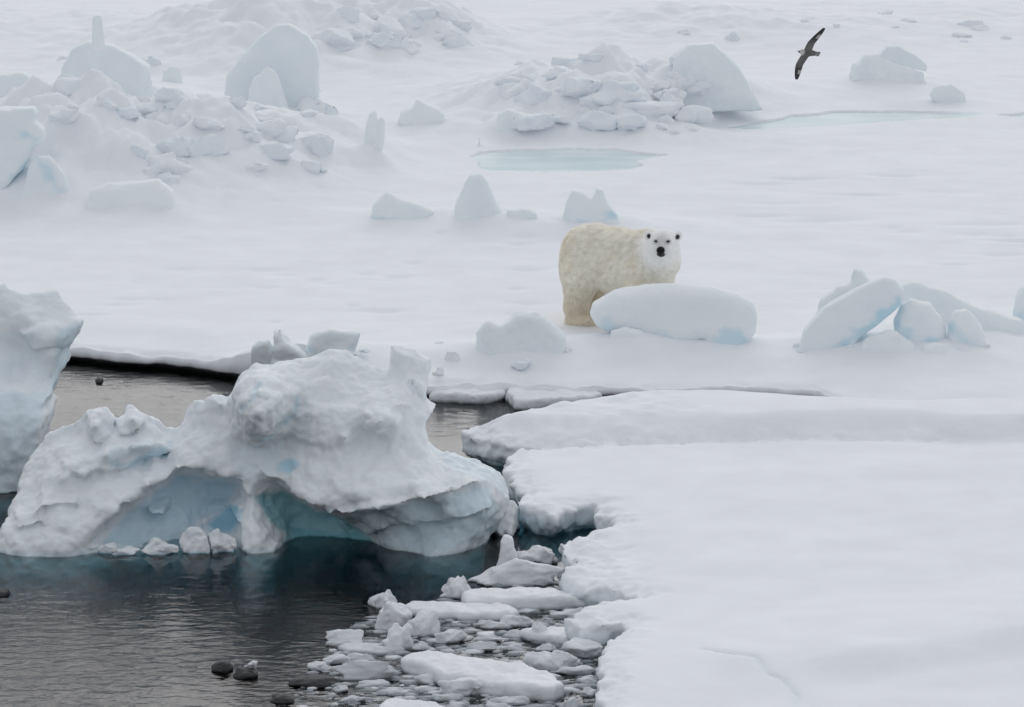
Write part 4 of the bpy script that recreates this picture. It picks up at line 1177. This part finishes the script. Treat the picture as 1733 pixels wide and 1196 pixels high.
def build_bear():
    vx = 0.0135
    xs = np.arange(-1.25, 1.32, vx); ys = np.arange(-0.85, 0.60, vx); zs = np.arange(-0.06, 1.62, vx)
    F = np.empty((len(xs), len(ys), len(zs)), np.float32)
    Yg, Zg = np.meshgrid(ys, zs, indexing='ij')
    for i, x in enumerate(xs):
        P = np.stack([np.full(Yg.shape, x), Yg, Zg], -1)
        F[i] = bear_sdf(P)
    V, Fq = surface_nets(F, xs, ys, zs)
    N = vnormals(V, Fq)
    V = V + N * (0.010 * fbm(V * np.array([1, 1, .5]), 5, 3, 401))[:, None]
    rel = V - HC
    f, l, u = rel @ HF, rel @ HL, rel @ HU
    cream = np.array([0.965, 0.952, 0.905]); pale = np.array([0.955, 0.95, 0.93]); yel = np.array([0.935, 0.87, 0.74])
    col = np.tile(cream, (len(V), 1))
    def mix(c, w):
        nonlocal col
        col = col * (1 - w[:, None]) + np.asarray(c) * w[:, None]
    head = sstep(0.60, 0.22, np.linalg.norm(rel, axis=1)); face = (np.linalg.norm(rel, axis=1) < 0.5).astype(float)
    mix(pale, head)
    yy = fbm(V, 2.6, 3, 411)
    mix(yel, (1 - head) * np.clip(0.12 + 0.45 * sstep(0.75, 0.2, V[:, 2]) + 0.5 * np.maximum(yy, 0) + 0.3 * sstep(-0.5, -0.95, V[:, 0]), 0, 0.6))
    dark = np.array([0.012, 0.012, 0.013]); grey = np.array([0.33, 0.33, 0.34])
    front = face * (f > 0.05)
    mix(grey, front * sstep(0.14, 0.03, np.abs(l)) * sstep(0.06, 0.24, f) * sstep(-.18, -.12, u) * 0.55)
    for s in (-1, 1):
        mix(grey, front * sstep(0.055, 0.02, np.hypot(l - s * 0.085, (u - 0.04) * 1.2)) * 0.6)
        mix(dark, front * sstep(0.028, 0.020, np.hypot(l - s * 0.083, (u - 0.044) * 1.7)))
        q = np.hypot(l - s * 0.198, (u - 0.085) * .8)
        mix((0.05, 0.05, 0.05), face * sstep(0.034, 0.022, q) * (f > -0.06))
    nose = sstep(0.064, 0.052, np.sqrt(((f - 0.315) * 0.8) ** 2 + l ** 2 + ((u + 0.055) * 1.0) ** 2))
    mouth = sstep(0.062, 0.050, np.sqrt(((f - 0.29) * .6) ** 2 + (l * .95) ** 2 + ((u + 0.118) * 1.35) ** 2))
    mix(dark, face * np.maximum(nose, mouth * 0.95))
    paw = sstep(0.03, 0.0, V[:, 2])
    me = attr_mat("bear_hide", rough=0.75, bump=0.2, scale=30)
    base = tuple(BEAR_O)
    o = mesh_obj("polar_bear", V, Fq, me, attrs={"tone": col})
    o.location = base
    o.rotation_euler = (0, 0, HEAD_ANG)
    tag(o, "cream polar bear standing on the snow behind the smooth ice boulder", "polar bear")
    # eyes
    D, T = ICO[3]
    ms = plain("bear_eye", (0.012, 0.01, 0.008), 0.12, 0.6)
    for s in (-1, 1):
        mesh_obj("eye", D * np.array([.017, .017, .014]) , T, ms, parent=o).location = hp(0.150, s * 0.083, 0.044)
    # fur
    rgf = np.random.RandomState(9)
    a, b, c, d = (V[Fq[:, k]] for k in range(4))
    area = np.linalg.norm(np.cross(c - a, d - b), axis=1)
    n = 85000
    pick = rgf.choice(len(Fq), n, p=area / area.sum())
    w1, w2 = rgf.rand(n, 1), rgf.rand(n, 1)
    R = (a[pick] * (1 - w1) + b[pick] * w1) * (1 - w2) + (d[pick] * (1 - w1) + c[pick] * w1) * w2
    vi = Fq[pick, rgf.randint(0, 4, n)]
    Nn = N[vi]; tone = col[vi]
    rel = R - HC
    rh = np.linalg.norm(rel, axis=1)
    ff, ll, uu = rel @ HF, rel @ HL, rel @ HU
    ok = tone.max(1) > 0.5
    ok &= ~((rh < 0.42) & (ff > 0.20) & (uu > -0.15))
    R, Nn, tone, rh, ff = R[ok], Nn[ok], tone[ok], rh[ok], ff[ok]
    n = len(R)
    flow = np.tile(np.array([-0.75, 0.0, -0.75]), (n, 1))
    hd = sstep(0.45, 0.25, rh)[:, None]
    flow = flow * (1 - hd) + (-HF * 0.9 - HU * 0.35) * hd
    low = sstep(0.7, 0.4, R[:, 2])[:, None] * (1 - hd)
    flow = flow * (1 - low) + np.array([-0.2, 0, -1.0]) * low
    sw = np.stack([fbm(R, 3.2, 2, 421), fbm(R, 3.2, 2, 431), fbm(R, 3.2, 2, 441)], 1)
    clump = np.stack([perlin(R * 13, 451), perlin(R * 13, 461), perlin(R * 13, 471)], 1)
    dirv = flow + 0.7 * sw + 0.7 * clump + 0.25 * rgf.normal(size=(n, 3))
    dirv -= Nn * (dirv * Nn).sum(1)[:, None]
    dirv /= np.maximum(np.linalg.norm(dirv, axis=1), 1e-6)[:, None]
    ln = (0.062 + 0.03 * low[:, 0] - 0.042 * hd[:, 0]) * rgf.uniform(.6, 1.25, n)
    npt = 4
    pts = np.empty((n, npt, 3))
    for k in range(npt):
        t = k / (npt - 1)
        pts[:, k] = R + ln[:, None] * (Nn * (0.42 * t - 0.10 * t * t) + dirv * (0.9 * t)) - Nn * 0.004
    hc = bpy.data.hair_curves.new("fur")
    hc.add_curves([npt] * n)
    hc.points.foreach_set("position", pts.astype(np.float32).ravel())
    rad = np.tile(np.array([0.0028, 0.0024, 0.0017, 0.0004], np.float32), n)
    ra = hc.attributes.get("radius") or hc.attributes.new("radius", 'FLOAT', 'POINT')
    ra.data.foreach_set("value", rad)
    ta = hc.attributes.new("tone", 'FLOAT_COLOR', 'CURVE')
    jit = rgf.uniform(0.92, 1.03, (n, 1)) * (1 + 0.12 * np.clip(perlin(R * np.array([9, 9, 18]), 481), -1, .4) * (1 - 0.8 * hd[:, 0]))[:, None]
    tc = np.clip(tone * jit, 0, 0.97)
    ta.data.foreach_set("color", np.concatenate([tc, np.ones((n, 1))], 1).astype(np.float32).ravel())
    m, Nd, L = new_mat("bear_fur")
    out = Nd.new("ShaderNodeOutputMaterial"); bs = Nd.new("ShaderNodeBsdfPrincipled")
    at = Nd.new("ShaderNodeAttribute"); at.attribute_name = "tone"
    L.new(at.outputs["Color"], bs.inputs["Base Color"])
    bs.inputs["Roughness"].default_value = 0.6; bs.inputs["Specular IOR Level"].default_value = 0.25
    tl = Nd.new("ShaderNodeBsdfTranslucent"); L.new(at.outputs["Color"], tl.inputs["Color"])
    mxs = Nd.new("ShaderNodeMixShader"); mxs.inputs[0].default_value = 0.5
    L.new(bs.outputs[0], mxs.inputs[1]); L.new(tl.outputs[0], mxs.inputs[2])
    L.new(mxs.outputs[0], out.inputs["Surface"])
    hc.materials.append(m)
    fo = bpy.data.objects.new("fur", hc)
    COL.objects.link(fo)
    fo.parent = o
    fo["kind"] = "stuff"
build_bear()

# ------------------------------------------------------------------ the seabird
def build_bird():
    def sdf(P):
        d = ell(P, (0.02, 0, 0), (0.175, 0.064, 0.054))
        d = smin(d, ell(P, (0.165, 0, 0.008), (0.052, 0.034, 0.034)), 0.03)
        d = smin(d, cap(P, (0.20, 0, 0.004), (0.236, 0, -0.006), 0.014, 0.007), 0.008)
        # tail fan
        q = P - np.array([-0.20, 0, 0])
        tw = 0.030 + 0.10 * np.clip(-(P[..., 0] + 0.12), 0, 0.12)
        tail = np.sqrt(np.maximum(np.abs(P[..., 1]) - tw, 0) ** 2 + np.maximum(np.abs(P[..., 2]) - 0.006, 0) ** 2 + np.maximum(np.abs(P[..., 0] + 0.17) - 0.055, 0) ** 2) - 0.006
        d = smin(d, tail, 0.03)
        # wings: swept, tapering blades
        s = np.abs(P[..., 1])
        t = np.clip(s / 0.55, 0, 1)
        mid = 0.045 + 0.055 * np.sin(np.clip(t / 0.45, 0, 1) * math.pi / 2) - 0.115 * np.clip(t - 0.42, 0, 1) ** 1.3 / 0.58 ** 1.3
        half = (0.080 - 0.018 * t) * np.sqrt(np.clip(1 - np.clip((t - 0.45) / 0.57, 0, 1) ** 2, 0, 1)) + 0.001
        zc = 0.012 + 0.045 * np.sin(t * math.pi * 0.7) - 0.02 * t * t
        th = 0.0065 * (1 - 0.55 * t)
        w = np.sqrt(np.maximum(np.abs(P[..., 0] - mid) - half, 0) ** 2 + np.maximum(np.abs(P[..., 2] - zc) - th, 0) ** 2 + np.maximum(s - 0.545, 0) ** 2) - 0.003
        return smin(d, w, 0.018)
    vx = 0.0055
    xs = np.arange(-0.27, 0.27, vx); ys = np.arange(-0.58, 0.58, vx); zs = np.arange(-0.07, 0.09, 0.004)
    Yg, Zg = np.meshgrid(ys, zs, indexing='ij')
    F = np.empty((len(xs), len(ys), len(zs)), np.float32)
    for i, x in enumerate(xs):
        F[i] = sdf(np.stack([np.full(Yg.shape, x), Yg, Zg], -1))
    V, Fq = surface_nets(F, xs, ys, zs)
    V = relax(V, Fq, 2)
    N = vnormals(V, Fq)
    s = np.abs(V[:, 1]); x = V[:, 0]
    col = np.tile(np.array([0.105, 0.105, 0.10]), (len(V), 1))
    def mix(c, w):
        nonlocal col
        col = col * (1 - w[:, None]) + np.asarray(c) * w[:, None]
    nz = fbm(V, 14, 3, 501)
    mix((0.07, 0.068, 0.065), sstep(0.10, 0.3, s) * 0.7)
    mix((0.20, 0.195, 0.18), np.clip(sstep(0.05, 0.1, s) * 0.35 + 0.5 * nz, 0, .4) * sstep(0.3, .2, s))
    t = s / 0.55
    mid = 0.045 + 0.055 * np.sin(np.clip(t / 0.45, 0, 1) * math.pi / 2) - 0.115 * np.clip(t - 0.42, 0, 1) ** 1.3 / 0.58 ** 1.3
    mix((0.42, 0.41, 0.37), sstep(0.325, 0.345, s) * sstep(0.44, 0.40, s) * sstep(0.012, -0.004, x - mid) * 0.85)
    mix((0.03, 0.03, 0.03), np.maximum(sstep(0.40, 0.46, s), sstep(0.30, 0.345, s) * sstep(0.0, 0.02, x - mid)) * 0.9)
    mix((0.03, 0.03, 0.03), sstep(0.29, 0.31, s) * sstep(0.335, 0.32, s) * 0.6)
    mix((0.20, 0.20, 0.195), sstep(-0.08, -0.14, x) * sstep(0.09, 0.07, s))
    mix((0.52, 0.51, 0.48), sstep(0.10, 0.16, x) * sstep(0.06, 0.05, s))
    mix((0.13, 0.125, 0.11), sstep(0.205, 0.215, x) * sstep(0.04, 0.03, s))
    mix((0.55, 0.55, 0.53), sstep(0.2, -0.4, N[:, 2]) * sstep(0.3, 0.1, s) * 0.8)
    m = attr_mat("plumage", rough=0.75, bump=0.4, scale=60, stretch=(1, 3, 1))
    o = mesh_obj("seabird", V, Fq, m, attrs={"tone": col})
    # attitude: banked, back towards the ship, heading across
    b = np.array([-0.40, 0.03, 0.27]); w = np.array([-0.53, -0.89, -0.55])
    f = unit(b); l = unit(w - f * (w @ f)); u = np.cross(f, l)
    Rc = np.array([[1, 0, 0], [0, SP, CP], [0, -CP, SP]])      # camera axes: right, up, towards viewer, as rows
    Rw = Rc.T if False else Rc
    M = np.stack([f @ Rw, l @ Rw, u @ Rw], 1)
    from mathutils import Matrix
    d = ray(1369, 89)
    d = d / np.linalg.norm(d)
    pos = np.array([0, 0, CZ]) + d * 71.5
    mw = Matrix([list(M[0]) + [pos[0]], list(M[1]) + [pos[1]], list(M[2]) + [pos[2]], [0, 0, 0, 1]])
    o.matrix_world = mw
    tag(o, "grey seabird gliding on banked wings low over the snow", "bird")
    D, T = ICO[2]
    me = plain("bird_eye", (0.01, 0.01, 0.01), 0.2)
    for sgn in (-1, 1):
        mesh_obj("eye", D * 0.0085, T, me, parent=o).location = (0.178, sgn * 0.027, 0.018)
    mb = plain("bird_bill", (0.16, 0.14, 0.07), 0.4)
    mesh_obj("bill", np.array([[.215, .012, .012], [.215, -.012, .012], [.215, 0, -.014], [.250, 0, -.006], [.256, 0, -.016]]), np.array([[0, 1, 3], [1, 2, 4], [2, 0, 4], [0, 3, 4], [1, 4, 3], [0, 2, 1]]), mb, parent=o, smooth=False)
build_bird()
